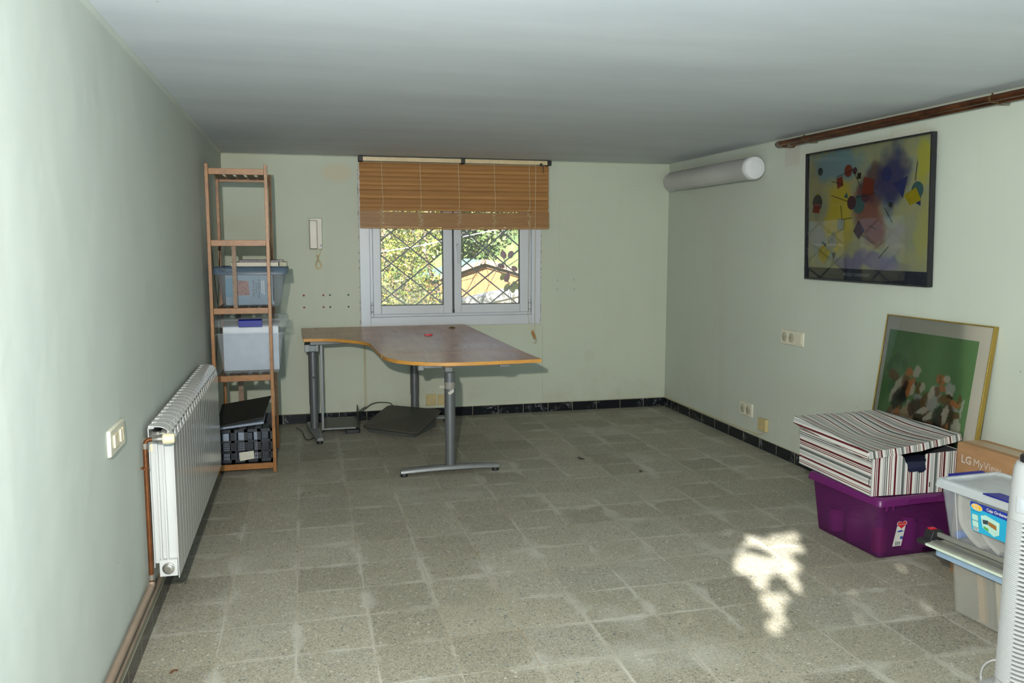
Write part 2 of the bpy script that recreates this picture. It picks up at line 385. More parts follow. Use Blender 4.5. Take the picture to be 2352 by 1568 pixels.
b = MB(); b.tube(hp, [.010 if i < 6 else .0125 for i in range(len(hp))], 10); b.done('handle', m_pvc, s2)
for xh, ss in ((.578, s1), (2.024, s2)):
    b = MB(); b.cyl((xh, D-.024, .955), (xh, D-.024, 1.06), .011, seg=12)
    b.done('hinge', m_pvc, ss); b = MB(); b.cyl((xh, D-.024, .975), (xh, D-.024, .979), .0125, seg=12); b.cyl((xh, D-.024, 1.034), (xh, D-.024, 1.038), .0125, seg=12); b.done('hinge_ring', m_black, ss)
b = MB(); b.box(1.3005, 1.3145, D-.027, D-.01, .985, 2.1); b.done('center_seal', m_gasket, win)
b = MB(); b.box(1.298, 1.316, D-.033, D-.012, .958, .985); b.done('stop_block', m_black, win)
# frayed brown joint each side
t = NT('cracked_joint'); P = t.tc(); m_joint = t.set(color=t.ramp(t.noise(t.mapv(P, (1,1,3)), 14, 4), [(.50, (.52, .55, .47)), (.60, (.30, .24, .19))]), rough=.8)
for i, (xa, xb) in enumerate(((WX0-.009, WX0-.001), (WX1+.001, WX1+.008))):
    struct(MB().box(xa, xb, D-.004, D+.001, WZ0-.02, WZ1).done('trim_%d' % (4+i), m_joint))

# ------------------------------------------------------------------ wooden blind
m_wood_blind = None
t = NT('bamboo_slat'); P = t.tc(); g = t.noise(t.mapv(P, (2.5, 30, 90)), 1, 4, .6)
oi = t.n.new('ShaderNodeObjectInfo'); rz = oi.outputs['Random']
c = t.ramp(g, [(.3, (.36, .175, .055)), (.7, (.48, .25, .09))]); c = t.mix(t.ma('MULTIPLY', rz, .45), c, (.22, .10, .03))
m_slat = t.set(color=c, rough=.5)
m_cream = plain('cream_metal_rail', (.62, .50, .30), .35); m_cord = plain('cotton_cord', (.60, .52, .36), .8)
bl = thing('wooden_blind', 'brown wooden slat blind drawn half up over the window', 'blind', (1.33, D-.05, 2.30))
BY = D-.085
b = MB(); b.box(.487, 2.196, BY-.018, BY+.022, 2.286, 2.322); b.done('headrail', m_cream, bl, bevel=.003)
for xa, xb in ((.478, .515), (1.372, 1.408), (2.165, 2.202)):
    b = MB(); b.box(xa, xb, BY-.024, BY+.082, 2.283, 2.325); b.done('rail_bracket', m_black, bl, bevel=.003)
nsl = 11; pitch = .0375; ztop = 2.278
for i in range(nsl):
    z1 = ztop - i*pitch; j = random.uniform(-.003, .003)
    b = MB(); R = []
    for k in range(7):
        a = k/6; zz = z1 - a*(pitch+.004); yy = BY + .010 - .016*a + .003*math.sin(a*PI)*-1; R.append((yy, zz))
    ring = lambda xx: [(xx, yy, zz) for yy, zz in R] + [(xx, yy+.0025, zz) for yy, zz in reversed(R)]
    b.loft([ring(.484+j), ring(1.33), ring(2.183+j)]); b.done('slat', m_slat, bl)
zb = ztop - nsl*pitch - .005
nst = 16
for i in range(nst):
    z1 = zb - i*.0082; yo = random.uniform(-.007, .006); sag = .010
    b = MB(); R = []
    for k in range(13):
        xx = .482 + 1.70*k/12; s_ = -sag*math.sin(PI*k/12)
        R.append([(xx, BY-.022+yo, z1+s_), (xx, BY+.022+yo, z1+s_+.002), (xx, BY+.022+yo, z1+s_-.0062), (xx, BY-.022+yo, z1+s_-.0062)])
    b.loft(R); b.done('stacked_slat', m_slat, bl)
b = MB(); R = []
z1 = zb - nst*.0082
for k in range(13):
    xx = .482 + 1.70*k/12; s_ = -.010*math.sin(PI*k/12)
    R.append([(xx, BY-.024, z1+s_), (xx, BY+.024, z1+s_), (xx, BY+.024, z1+s_-.016), (xx, BY-.024, z1+s_-.016)])
b.loft(R); b.done('bottom_rail', m_slat, bl, bevel=.002)
for xc in (.672, 1.006, 1.345, 1.672, 1.993):
    pts = [(xc, BY-.02, 2.285), (xc+.004, BY-.022, 2.1), (xc+.01, BY-.02, 1.92), (xc, BY-.024, zb+.02)]
    b = MB(); b.tube(smooth_path(pts, 4), .0018, 6)
    pts = [(xc + random.uniform(-.022, .022), BY-.033+random.uniform(-.006, .004), zb+.02 - .15*k/26 + random.uniform(-.004, .004)) for k in range(27)]
    b.tube(smooth_path(pts, 5), .0017, 5); b.done('ladder_cord', m_cord, bl)
m_tassel = plain('turned_wood', (.42, .20, .06), .4)
for pts, zt in (([(2.055, BY-.02, 2.285), (2.050, BY-.03, 1.7), (2.047, BY-.03, 1.1), (2.046, BY-.025, .745)], .745), ([(2.0, BY-.03, 1.76), (1.985, BY-.03, 1.3), (1.985, BY-.03, .90), (2.0, BY-.025, .83), (2.03, BY-.025, .78)], .79)):
    b = MB(); b.tube(smooth_path(pts, 6), .002, 6); b.done('pull_cord', m_cord, bl)
    q = pts[-1]; b = MB(); b.lathe((q[0], q[1], q[2]+.01), (0, 0, -.05), [(.004, 0), (.011, .35), (.013, .7), (.006, 1)], 12); b.done('tassel', m_tassel, bl)
b = MB(); pts = [(2.045+random.uniform(-.02, .025), BY-.03+random.uniform(-.012, .0), .72-.06*k/16+random.uniform(-.01, .01)) for k in range(17)]
b.tube(smooth_path(pts, 4), .0017, 5); b.done('knotted_cord', m_cord, bl)
b = MB(); b.box(2.095, 2.115, BY-.028, BY-.018, 2.275, 2.30); b.cyl((2.125, BY-.022, 2.285), (2.125, BY-.022, 2.215), .003, seg=6); b.done('cord_lock', m_black, bl)

# ------------------------------------------------------------------ outside
m_iron = plain('grille_iron', (.10, .095, .12), .6)
gr = thing('window_grille', 'diamond pattern metal grille mounted outside the window', 'grille', (1.31, 7.80, .84))
def clipseg(x0, z0, dx, dz, X0, X1, Z0, Z1):
    ts = []
    t0 = max(min((X0-x0)/dx, (X1-x0)/dx), min((Z0-z0)/dz, (Z1-z0)/dz)); t1 = min(max((X0-x0)/dx, (X1-x0)/dx), max((Z0-z0)/dz, (Z1-z0)/dz))
    return (t0, t1) if t1 - t0 > .05 else None
GX0, GX1, GZ0, GZ1 = .40, 2.26, .86, 2.30
for sgn in (1, -1):
    for k in range(-9, 10):
        r_ = clipseg(.782 + k*.3545, 1.680, 1.0, sgn*(.1412/.17725), GX0, GX1, GZ0, GZ1)
        if r_:
            a = (.782+k*.3545+r_[0], 7.80 + (.006 if sgn > 0 else -.006), 1.680+sgn*.7966*r_[0]); c_ = (.782+k*.3545+r_[1], 7.80 + (.006 if sgn > 0 else -.006), 1.680+sgn*.7966*r_[1])
            MB().bar(a, c_, .012, .0135, (0,-1,0)).done('grille_bar', m_iron, gr)
b = MB(); ringbox(b, GX0, GX1, GZ0, GZ1, .03, 7.785, 7.815)
for gx_ in (GX0+.015, GX1-.015):
    for gz_ in (GZ0+.1, GZ1-.1): b.box(gx_-.012, gx_+.012, 7.7135, 7.786, gz_-.012, gz_+.012)
b.done('grille_frame', m_iron, gr)

t = NT('dry_grass'); P = t.geo('Position'); m_ground = t.set(color=t.ramp(t.noise(P, 1.5, 5, .6), [(.35, (.10, .12, .04)), (.6, (.22, .20, .09))]), rough=.9)
b = MB(); b.poly([(-40, 7.72, -.3), (60, 7.72, -.3), (60, 16, -1.1), (-40, 16, -1.1)]); b.poly([(-40, 16, -1.1), (60, 16, -1.1), (60, 90, -1.1), (-40, 90, -1.1)])
struct(b.done('ground_garden', m_ground, smooth=False, fix=False))
t = NT('wooded_slope'); P = t.geo('Position'); m_hill = t.set(color=t.ramp(t.noise(P, .8, 6, .7), [(.35, (.03, .06, .02)), (.5, (.09, .14, .04)), (.65, (.20, .24, .07))]), rough=.9)
b = MB(); R = []
for i in range(25):
    xx = -30 + i*4.5; hh = 14 + 3*math.sin(i*.9)
    R.append([(xx, 68, -1.2), (xx, 70, hh*.4), (xx, 76, hh), (xx, 90, hh*1.1), (xx, 95, -1.2)])
b.loft(R); struct(b.done('hillside', m_hill))

def leaf_mat(name, cols, rough=.5):
    t = NT(name); r = t.geo('Random Per Island'); c = t.ramp(r, [(i/len(cols), cc) for i, cc in enumerate(cols)])
    m = t.set(color=c, rough=rough); tl = t.n.new('ShaderNodeBsdfTranslucent'); t.l.new(c, tl.inputs[0]); mx = t.n.new('ShaderNodeMixShader'); mx.inputs[0].default_value = .3
    t.l.new(t.b.outputs[0], mx.inputs[1]); t.l.new(tl.outputs[0], mx.inputs[2]); t.l.new(mx.outputs[0], t.out.inputs[0]); return m
def leaves(name, n, sampler, size, mat, parent, keep=None, rnd=None):
    rnd = rnd or random; V = []; F = []; o0 = origin_of(parent)
    for _ in range(n):
        c = Vector(sampler()); s_ = size*rnd.uniform(.6, 1.3)
        a = Vector((rnd.gauss(0,1), rnd.gauss(0,1), rnd.gauss(0,.8))).normalized(); u = a.cross(Vector((rnd.gauss(0,1), rnd.gauss(0,1), rnd.gauss(0,1)))).normalized(); w = a.cross(u)
        pts = [c - a*s_*.5, c - a*s_*.1 + u*s_*.28 + w*s_*.06, c + a*s_*.5, c - a*s_*.1 - u*s_*.28 + w*s_*.06]
        if keep and not keep(pts, c): continue
        i = len(V); V += [tuple(p - o0) for p in pts]; F += [(i, i+1, i+2), (i, i+2, i+3)]
    me = bpy.data.meshes.new(name); me.from_pydata(V, [], F); me.materials.append(mat)
    o = bpy.data.objects.new(name, me); COL.objects.link(o); o.parent = parent; return o
m_bark = plain('bark', (.16, .12, .08), .9, scale=12, var=.3)
m_leaf_y = leaf_mat('hedge_leaf', [(.10, .15, .02), (.22, .26, .03), (.34, .33, .05), (.16, .22, .05), (.36, .20, .09), (.42, .40, .16), (.05, .09, .03)])
m_leaf_g = leaf_mat('tree_leaf', [(.05, .09, .03), (.09, .15, .05), (.15, .21, .08), (.20, .25, .10)])
m_leaf_l = leaf_mat('light_tree_leaf', [(.20, .24, .05), (.30, .34, .08), (.14, .19, .05), (.36, .36, .12)])
hd = thing('garden_hedge', 'dense yellow-green bush filling the left window pane', 'bush', (1.2, 14.5, -1.1))
def smp_hedge():
    while True:
        p = (random.uniform(-1.6, 2.55), random.uniform(13.6, 16.2), random.uniform(-1.1, 3.4))
        lim = 2.35 + .18*math.sin(p[2]*3.1) - .10*p[2]
        if p[0] < lim: return p
leaves('foliage', 36000, smp_hedge, .072, m_leaf_y, hd)
for k in range(5):
    b = MB(); x0 = -.8+k*.75; b.tube(smooth_path([(x0, 15, -1.1), (x0+.2, 14.8, .3), (x0-.1, 15, 1.6), (x0+.3, 15, 2.8)], 5), [.05-.0016*i for i in range(16)], 6); b.done('stem', m_bark, hd)
def tree(label, x, y, z0, h, r, n, size, mat, group):
    tr = thing('tree', label, 'tree', (x, y, z0), group)
    def smp():
        while True:
            p = [random.uniform(-1, 1) for _ in range(3)]
            q = p[0]**2+p[1]**2+p[2]**2
            if q < 1 and q > .25: return (x+p[0]*r, y+p[1]*r*.7, z0+h*.58+p[2]*h*.45)
    leaves('crown', n, smp, size, mat, tr)
    MB().tube([(x, y, z0), (x+.1, y, z0+h*.3), (x, y, z0+h*.6)], [.28, .2, .12], 8).done('trunk', m_bark, tr)
tree('dark green tree rising behind the middle of the shed', 10.2, 51, -1.1, 9, 2.9, 3800, .42, m_leaf_g, None)
tree('tall dark green tree at the right edge beyond the shed', 14.2, 46.5, -1.1, 10, 3.2, 3600, .42, m_leaf_g, None)
tree('light yellow-green tree left of the shed gable', 5.6, 47, -1.1, 9, 2.9, 3400, .42, m_leaf_l, None)

t = NT('shed_boards'); P = t.tc(); z = t.xyz(P)[2]; fz = t.ma('FRACT', t.ma('DIVIDE', z, .19)); c = t.ramp(t.noise(t.mapv(P, (1,1,5)), 3, 4), [(.3, (.25, .115, .035)), (.7, (.33, .16, .055))])
m_board = t.set(color=t.mix(t.ma('SUBTRACT', 1.0, t.sm(fz, .02, .10)), c, (.22, .11, .04)), rough=.7)
m_roof = plain('green_roofing', (.13, .22, .18), .8, scale=3, var=.2); m_shedtrim = plain('shed_trim_board', (.42, .27, .14), .7, scale=3); m_shedbrown = plain('brown_fascia', (.10, .06, .03), .7, scale=3)
sh = thing('garden_shed', 'orange-brown timber garden shed with green felt roof', 'shed', (8.1, 39, -1.1))
SX0, SX1, SR = 5.9, 10.2, 8.0
b = MB(); b.prism([(SX0, -1.1), (SX1, -1.1), (SX1, .13), (SR, .74), (SX0, .10)], lambda u, v: (u, 38, v), lambda u, v: (u, 42, v)); b.done('shed_wall', m_board, sh)
b = MB(); 
for sa, sb in (((SX0-.35, -.0), (SR, .80)), ((SR, .80), (SX1+.35, .05))):
    b.prism([sa, sb, (sb[0], sb[1]+.07), (sa[0], sa[1]+.07)], lambda u, v: (u, 37.55, v), lambda u, v: (u, 42.3, v))
b.done('roof', m_roof, sh)
b = MB(); b.bar((SX0-.35, 37.5, .0), (SR, 37.5, .83), .06, .20); b.bar((SR, 37.5, .83), (SX1+.35, 37.5, .08), .06, .20); b.done('barge_board', m_shedtrim, sh)
b = MB(); b.bar((SX0-.1, 37.9, -.08), (SR, 37.9, .63), .1, .14); b.bar((SR, 37.9, .63), (SX1+.1, 37.9, -.02), .1, .14); b.done('fascia', m_shedbrown, sh)
m_render = plain('pale_render', (.42, .37, .29), .8, scale=4, var=.1); m_coping = plain('white_coping', (.58, .55, .50), .7, scale=4)
gw = thing('garden_wall', 'low pale rendered wall with white coping in front of shed', 'wall', (4.5, 20.2, -1.1))
b = MB(); b.prism([(1.6, -1.1), (7.5, -1.1), (7.5, .84), (1.6, -.36)], lambda u, v: (u, 20, v), lambda u, v: (u, 20.4, v)); b.done('wall_body', m_render, gw)
b = MB(); b.prism([(1.6, -.40), (7.5, .80), (7.5, 1.02), (1.6, -.18)], lambda u, v: (u, 19.9, v), lambda u, v: (u, 20.5, v)); b.done('coping', m_coping, gw, bevel=.02)
m_cable = plain('grey_cable', (.34, .35, .37), .5)
ol = thing('overhead_line', 'pale overhead cable crossing the garden outside both panes', 'cable', (7, 12.08, -.8))
MB().tube(smooth_path([(-3, 12, 1.15), (.96, 12, 1.46), (2.6, 12, 1.76), (7, 12, 2.7)], 6), .008, 6).done('cable', m_cable, ol)
MB().cyl((7, 12.08, -.8), (7, 12.08, 2.9), .07, seg=10).done('pole', m_bark, ol)
rb = random.Random(5)
def twig(b, p, d, L, r, depth):
    pts = [p]; q = p
    for k in range(6):
        d = (d + Vector((rb.gauss(0,.22), rb.gauss(0,.1), rb.gauss(0,.22)))).normalized(); q = q + d*(L/6); pts.append(q)
        if depth and k > 0 and rb.random() < .75:
            twig(b, q, (d + Vector((rb.gauss(0,.9), 0, rb.gauss(0,.9)))).normalized(), L*.55, r*.55, depth-1)
    b.tube(pts, [r*(1-.1*i) for i in range(7)], 5)
m_twig = plain('bare_twig', (.11, .10, .09), .8)
bs = thing('bare_shrub', 'leafless twiggy branches hanging just outside the window', 'shrub', (1.9, 9.4, -.5))
for (px, pz, dx, dz, L) in ((1.5, 2.3, .1, -1, 1.1), (2.0, 2.3, .3, -1, 1.3), (2.5, 2.2, -.4, -.8, 1.2), (1.2, 2.2, -.2, -1, .9), (1.7, 1.75, 1, -.25, 1.0), (2.0, 1.5, .5, -.8, .9), (.95, 2.1, .1, -1, .9), (2.7, 1.6, -.6, -.8, 1.0)):
    b = MB(); twig(b, Vector((px, 9.4, pz)), Vector((dx, 0, dz)).normalized(), L, .006, 2); b.done('branch', m_twig, bs)
b = MB(); b.tube(smooth_path([(2.9, 9.4, -.5), (2.95, 9.4, 1), (2.7, 9.4, 2.0), (2.0, 9.4, 2.35), (1.0, 9.4, 2.25)], 6), .02, 6); b.done('stem', m_twig, bs)
m_ll1 = plain('purple_leaf', (.26, .09, .14), .5); m_ll2 = plain('green_leaf', (.30, .33, .08), .5)
ls = thing('leafy_sprig', 'sprig of purple and green leaves by the right pane', 'plant', (1.93, 8.25, .6))
MB().tube(smooth_path([(2.3, 8.25, -.3), (2.12, 8.25, .6), (2.02, 8.25, 1.1), (1.99, 8.25, 1.32), (1.95, 8.25, 1.46)], 5), .004, 5).done('stem', m_twig, ls)
for (px, pz, a, s_, mm) in ((1.955, 1.47, 1.9, .085, m_ll1), (2.03, 1.47, 1.1, .085, m_ll1), (1.93, 1.36, 2.9, .075, m_ll1), (2.07, 1.33, -.5, .075, m_ll1), (1.95, 1.25, -2.2, .085, m_ll2), (1.99, 1.24, -1.9, .095, m_ll1), (1.99, 1.14, -2.1, .09, m_ll2), (2.05, 1.13, -1.4, .10, m_ll2), (2.08, 1.16, -.9, .10, m_ll2)):
    b = MB(); d = Vector((math.cos(a), .15, math.sin(a))); w = Vector((-math.sin(a), .2, math.cos(a))); c0 = Vector((px, 8.25, pz)); out = []
    for k in range(12):
        aa = 2*PI*k/12; out.append(c0 + d*(s_*.5*math.cos(aa)) + w*(s_*.33*math.sin(aa)))
    cc = c0 + Vector((0, -.008, 0)); vc = b.bm.verts.new(cc); vs = [b.bm.verts.new(o_) for o_ in out]
    for k in range(12): b.face([vc, vs[k], vs[(k+1)%12]])
    b.done('leaf', mm, ls, fix=False)

# added unseen tree behind the photographer, its leaves cut to shape the sun patch
PATCH = [(2.213,3.904),(2.247,3.938),(2.286,3.95),(2.334,3.96),(2.334,3.91),(2.346,3.871),(2.394,3.881),(2.461,3.928),(2.505,3.947),(2.53,3.926),(2.506,3.846),(2.496,3.78),(2.477,3.717),(2.444,3.635),(2.381,3.527),(2.348,3.511),(2.352,3.57),(2.347,3.602),(2.323,3.541),(2.339,3.467),(2.298,3.386),(2.225,3.264),(2.183,3.214),(2.151,3.221),(2.142,3.264),(2.152,3.324),(2.156,3.399),(2.127,3.411),(2.087,3.361),(2.078,3.301),(2.087,3.227),(2.068,3.182),(2.014,3.138),(1.967,3.084),(1.939,3.011),(1.887,2.921),(1.843,2.883),(1.799,2.89),(1.776,2.932),(1.806,2.992),(1.846,3.051),(1.885,3.068),(1.905,3.146),(1.944,3.242),(1.986,3.354),(2.009,3.435),(2.015,3.546),(2.03,3.613),(2.098,3.733),(2.158,3.769),(2.209,3.77),(2.199,3.708),(2.165,3.641),(2.198,3.645),(2.245,3.709),(2.261,3.77),(2.223,3.793),(2.218,3.848),(2.184,3.843)]
DARKS = [(2.235, 3.735, .040, .085, .3), (2.215, 3.775, .060, .030, 0), (2.265, 3.335, .050, .150, -.55), (2.395, 3.575, .035, .110, -.4), (2.085, 3.330, .022, .09, -.4), (1.855, 3.045, .060, .022, .3)]
def inpoly(x, y, P):
    c = False; n = len(P)
    for i in range(n):
        x1, y1 = P[i]; x2, y2 = P[(i+1) % n]
        if (y1 > y) != (y2 > y) and x < (x2-x1)*(y-y1)/(y2-y1)+x1: c = not c
    return c
def lit(q):
    k = q.z/SUN_DIR.z; fx = q.x - SUN_DIR.x*k; fy = q.y - SUN_DIR.y*k
    if not (1.5 < fx < 2.9 and 2.5 < fy < 4.3): return False
    for (dx_, dy_, ra, rb_, an) in DARKS:
        p_ = (fx-dx_)*math.cos(an)+(fy-dy_)*math.sin(an); q_ = -(fx-dx_)*math.sin(an)+(fy-dy_)*math.cos(an)
        if (p_/ra)**2 + (q_/rb_)**2 < 1: return False
    if (fx-2.57)**2 + ((fy-3.91)*.9)**2 < .046**2: return True
    if (fx-2.0)**2*3 + (fy-3.82)**2 < .03**2: return True
    return inpoly(fx, fy, PATCH)
def keep(pts, c):
    return not lit(c) and sum(1 for p in pts if lit(p)) < 2
tg = thing('sun_blocker_tree', 'added unseen tree behind the viewer, cut to shape the sun patch', 'tree', (-.9, -2.7, -.2))
ru = random.Random(3)
SU = SUN_DIR.cross(Vector((0,0,1))).normalized(); SV = SU.cross(SUN_DIR).normalized()
cc0 = Vector((2.1, 3.4, 0)) + SUN_DIR*5.75
def smp_t():
    return cc0 + SU*ru.uniform(-1.15, 1.0) + SV*ru.uniform(-2.2, .8) + SUN_DIR*ru.uniform(-.5, .5)
leaves('foliage', 36000, lambda: (lambda q: q if q.y < YF-.27 and q.z > -.1 else Vector((0, -60, 0)))(smp_t()), .095, m_leaf_g, tg, lambda pts, c: c.y > -30 and keep(pts, c), ru)
def smp_d():
    dx_, dy_, ra, rb_, an = ru.choice(DARKS); w_ = math.sqrt(ru.random())*.9; a_ = ru.uniform(0, 6.283); p_ = ra*w_*math.cos(a_); q_ = rb_*w_*math.sin(a_)
    return Vector((dx_+p_*math.cos(an)-q_*math.sin(an), dy_+p_*math.sin(an)+q_*math.cos(an), 0)) + SUN_DIR*ru.uniform(5.15, 5.5)
leaves('blocker_sprays', 420, smp_d, .050, m_leaf_g, tg, lambda pts, c: c.y < YF-.15, ru)  # extra leaves added to block sun at the dark inlets of the patch
MB().tube([(-1.9, -3.6, -.2), (-2.0, -3.5, 1.5), (-1.7, -3.4, 3.4)], [.14, .1, .05], 8).done('trunk', m_bark, tg)
struct(MB().box(-12, 14, -20, YF-.21, -.25, -.13).done('ground_front', m_ground))

# ================================================================== OBJECTS IN THE ROOM
# ------------------------------------------------------------------ desk (top slopes gently: the window side stands higher)
def dz_(x, y): return .857 + .0526*(y-7.42)
t = NT('beech_laminate'); P = t.geo('Position'); g = t.noise(t.mapv(P, (30, 2.5, 4)), 1.0, 4, .6); c = t.ramp(g, [(.3, (.29, .145, .068)), (.7, (.40, .215, .110))])
c = t.mix(t.ma('MULTIPLY', t.sm(t.noise(P, 3.5, 5, .7), .48, .72), .35), c, (.40, .29, .21))
scr = t.noise(t.mapv(P, (3, 40, 3), rot=(0,0,.4)), 1.4, 4); c = t.mix(t.ma('MULTIPLY', t.sm(scr, .70, .76), .3), c, (.13, .07, .05))
m_desk = t.set(color=c, rough=t.ma('MULTIPLY_ADD', t.noise(P, 5, 4), .22, .20), spec=.5, coat=.12, coatr=.25)
t = NT('beech_edge'); P = t.geo('Position'); m_edge = t.set(color=t.ramp(t.noise(t.mapv(P, (3, 3, 30)), 4, 4), [(.3, (.50, .24, .060)), (.7, (.66, .33, .06))]), rough=.35)
m_steel = plain('grey_lacquered_steel', (.125, .135, .14), .38, .35, var=.06); m_steel2 = plain('mid_grey_steel', (.19, .20, .20), .42, .3, var=.06)
desk = thing('corner_desk', 'brown wood corner desk with curved edge on grey T legs', 'desk', (.8, 6.6, 0))
MAIN = [(-.037, 7.395), (1.392, 7.42), (1.562, 6.018), (.523, 6.018), (.512, 6.12), (.499, 6.272), (.487, 6.427), (.478, 6.516), (.451, 6.587), (.401, 6.652), (.313, 6.724), (.223, 6.786), (.131, 6.813), (-.022, 6.826)]
EXT = [(1.562, 6.014), (1.622, 5.667), (1.232, 5.640), (1.023, 5.640), (.901, 5.655), (.805, 5.681), (.705, 5.725), (.615, 5.798), (.558, 5.884), (.535, 5.948), (.525, 6.014)]
TT = .026
b = MB(); b.prism(MAIN, lambda x, y: (x, y, dz_(x, y)-TT), lambda x, y: (x, y, dz_(x, y)), 0, 1); b.done('tabletop', [m_desk, m_edge], desk, bevel=.002)
b = MB(); b.prism(EXT, lambda x, y: (x, y, dz_(x, y)-TT), lambda x, y: (x, y, dz_(x, y)), 0, 1); b.done('extension_leaf', [m_desk, m_edge], desk, bevel=.002)
b = MB(); b.prism([(.5235, 6.0143), (1.5625, 6.0143), (1.5625, 6.0177), (.5235, 6.0177)], lambda x, y: (x, y, dz_(x, y)-TT), lambda x, y: (x, y, dz_(x, y)+.0004)); b.done('joint_strip', m_edge, desk)
def dbar(a, c, w, h, name, m=None, off=0):
    A = (a[0], a[1], dz_(*a)-TT-h/2-off-.0005); C_ = (c[0], c[1], dz_(*c)-TT-h/2-off-.0005)
    b = MB(); b.bar(A, C_, w, h); b.done(name, m or m_steel2, desk, bevel=.003)
dbar((.02, 7.02), (.50, 7.06), .05, .03, 'support_beam'); dbar((.50, 7.06), (.95, 7.25), .05, .03, 'support_beam'); dbar((.03, 6.84), (.42, 6.90), .02, .03, 'support_beam')
dbar((.943, 5.60), (.92, 7.28), .05, .03, 'support_beam'); dbar((.745, 5.74), (1.36, 5.74), .05, .024, 'support_beam')
dbar((.745, 5.715), (.785, 5.715), .04, .034, 'beam_end'); dbar((1.32, 5.715), (1.40, 5.715), .04, .030, 'beam_end')
def tleg(cx, cy, top, axis, half, rise, knob=None):
    L = bpy.data.objects.new('leg', None); COL.objects.link(L); L.parent = desk; L.location = Vector((cx, cy, 0)) - desk.location
    split = .26 if cy > 6.5 else .27
    b = MB(); b.cyl((cx, cy, split), (cx, cy, top), .037, seg=28); b.done('column', m_steel, L)
    b = MB(); b.cyl((cx, cy, .05), (cx, cy, split), .0335, seg=28); b.done('inner_column', m_steel, L)
    ax = Vector((axis[0], axis[1], 0)).normalized(); sd_ = Vector((-ax.y, ax.x, 0)); R = []
    for k in range(13):
        q = -1 + 2*k/12; c = Vector((cx, cy, 0)) + ax*(half*q); w = .042 - .012*abs(q); zt = .062 - .014*q*q; zl = .024 + .012*(1-q*q)
        if abs(q) == 1: w -= .006
        R.append([c - sd_*w + Vector((0,0,zl)), c + sd_*w + Vector((0,0,zl)), c + sd_*w + Vector((0,0,zt-.008)), c + sd_*(w-.010) + Vector((0,0,zt)), c - sd_*(w-.010) + Vector((0,0,zt)), c - sd_*w + Vector((0,0,zt-.008))])
    b = MB(); b.loft(R); b.done('foot_bar', m_steel2, L, ang=.9)
    for s_ in (-1, 1):
        c = Vector((cx, cy, 0)) + ax*(half*.93*s_); b = MB(); b.lathe((c.x, c.y, 0), (0,0,.026), [(.024, 0), (.026, .4), (.022, 1)], 18); b.done('glide', m_black, L)
    return L
l1 = tleg(.945, 5.585, dz_(.945, 5.6)-TT-.03, (1, .03), .345, 0)
l2 = tleg(.050, 7.0, dz_(.05, 7.0)-TT-.031, (-.12, 1), .33, 0)
l3 = tleg(.92, 7.30, dz_(.92, 7.3)-TT-.031, (1, 0), .30, 0)
MB().cyl((.055, 6.958, .49), (.055, 6.968, .49), .011, seg=14).done('lock_screw', m_black, l2)
b = MB(); b.box(-.015, .095, 6.90, 7.08, .708, .768); b.done('leg_bracket', m_steel2, l2, bevel=.004)
b = MB(); b.box(.022, .078, 6.872, 6.90, .716, .762); b.box(.032, .068, 6.866, 6.874, .724, .745); b.done('crank_socket', m_steel, l2, bevel=.002)
t = NT('clear_tape'); t.set(color=(.45, .42, .36), rough=.15); m_tape = t.see(.45)
b = MB(); b.lathe((.945, 5.585, .595), (0,0,.045), [(.0378, 0), (.0382, 1)], 28, cap=False); b.poly([(.905, 5.56, .60), (.87, 5.56, .60), (.87, 5.555, .622), (.905, 5.555, .622)]); b.done('tape', m_tape, l1, fix=False)
m_paper_scrap = plain('torn_paper', (.42, .40, .36), .7)
b = MB(); b.poly([(.925, 5.5485, .57), (.965, 5.546, .60), (.968, 5.546, .575), (.938, 5.548, .555)]); b.done('paper_scrap', m_paper_scrap, l1, fix=False)
# hanging holder for a computer tower
ch = bpy.data.objects.new('computer_holder', None); COL.objects.link(ch); ch.parent = desk; ch.location = Vector((.12, 7.0, .1)) - desk.location
b = MB(); b.bar((.118, 6.99, .048), (.118, 6.99, dz_(.118, 6.99)-TT-.002), .020, .026, (0,1,0)); b.box(.105, .385, 6.968, 6.980, .045, .060); b.done('hanger', m_steel2, ch, bevel=.002)
m_dark = plain('dark_grey_sheet', (.050, .050, .040), .45, .0, var=.15)
b = MB(); b.box(.130, .42, 6.982, 7.42, .055, .059); b.prism([(6.99, .059), (7.42, .059), (7.34, .16), (7.28, .19)], lambda u, v: (.415, u, v), lambda u, v: (.42, u, v)); b.done('tray', m_dark, ch, bevel=.001)
for hx, hy in ((.15, 7.20), (.25, 7.22), (.345, 7.24), (.385, 7.23)): MB().cyl((hx, hy, .0585), (hx, hy, .0598), .006, seg=10).done('hole', m_black, ch)
# scraps on the desk
m_red = plain('red_plastic', (.55, .01, .03), .3)
z0 = dz_(.99, 6.83); b = MB(); b.loft([[(.97+px, 6.835+py, z0+.0006+hz) for px, py in rrect(-.02+s_, .045-s_, -.016+s_, .016-s_, .012)] for hz, s_ in ((0, 0), (.008, .001), (.011, .004))])
tag(b.done('red_clip', m_red), 'small red plastic piece lying on the desk top', 'plastic piece')
m_dry = plain('dried_leaf', (.19, .13, .02), .8, var=.3)
def drybit(name, x, y, z, s_, mat, label, cat, seed, flat=False):
    r_ = random.Random(seed); b = MB()
    for k in range(5):
        a = r_.uniform(0, 6.3); c = Vector((x+r_.uniform(-1,1)*s_*.4, y+r_.uniform(-1,1)*s_*.4, z+.0015)); d = Vector((math.cos(a), math.sin(a), 0))*s_*.5; w = Vector((-d.y, d.x, 0))*.45
        h1 = r_.uniform(.0, .35)*s_*(.2 if flat else 1); b.poly([c-d, c+w+Vector((0,0,h1)), c+d+Vector((0,0,h1*.5)), c-w])
    return tag(b.done(name, mat, smooth=False, fix=False), label, cat)
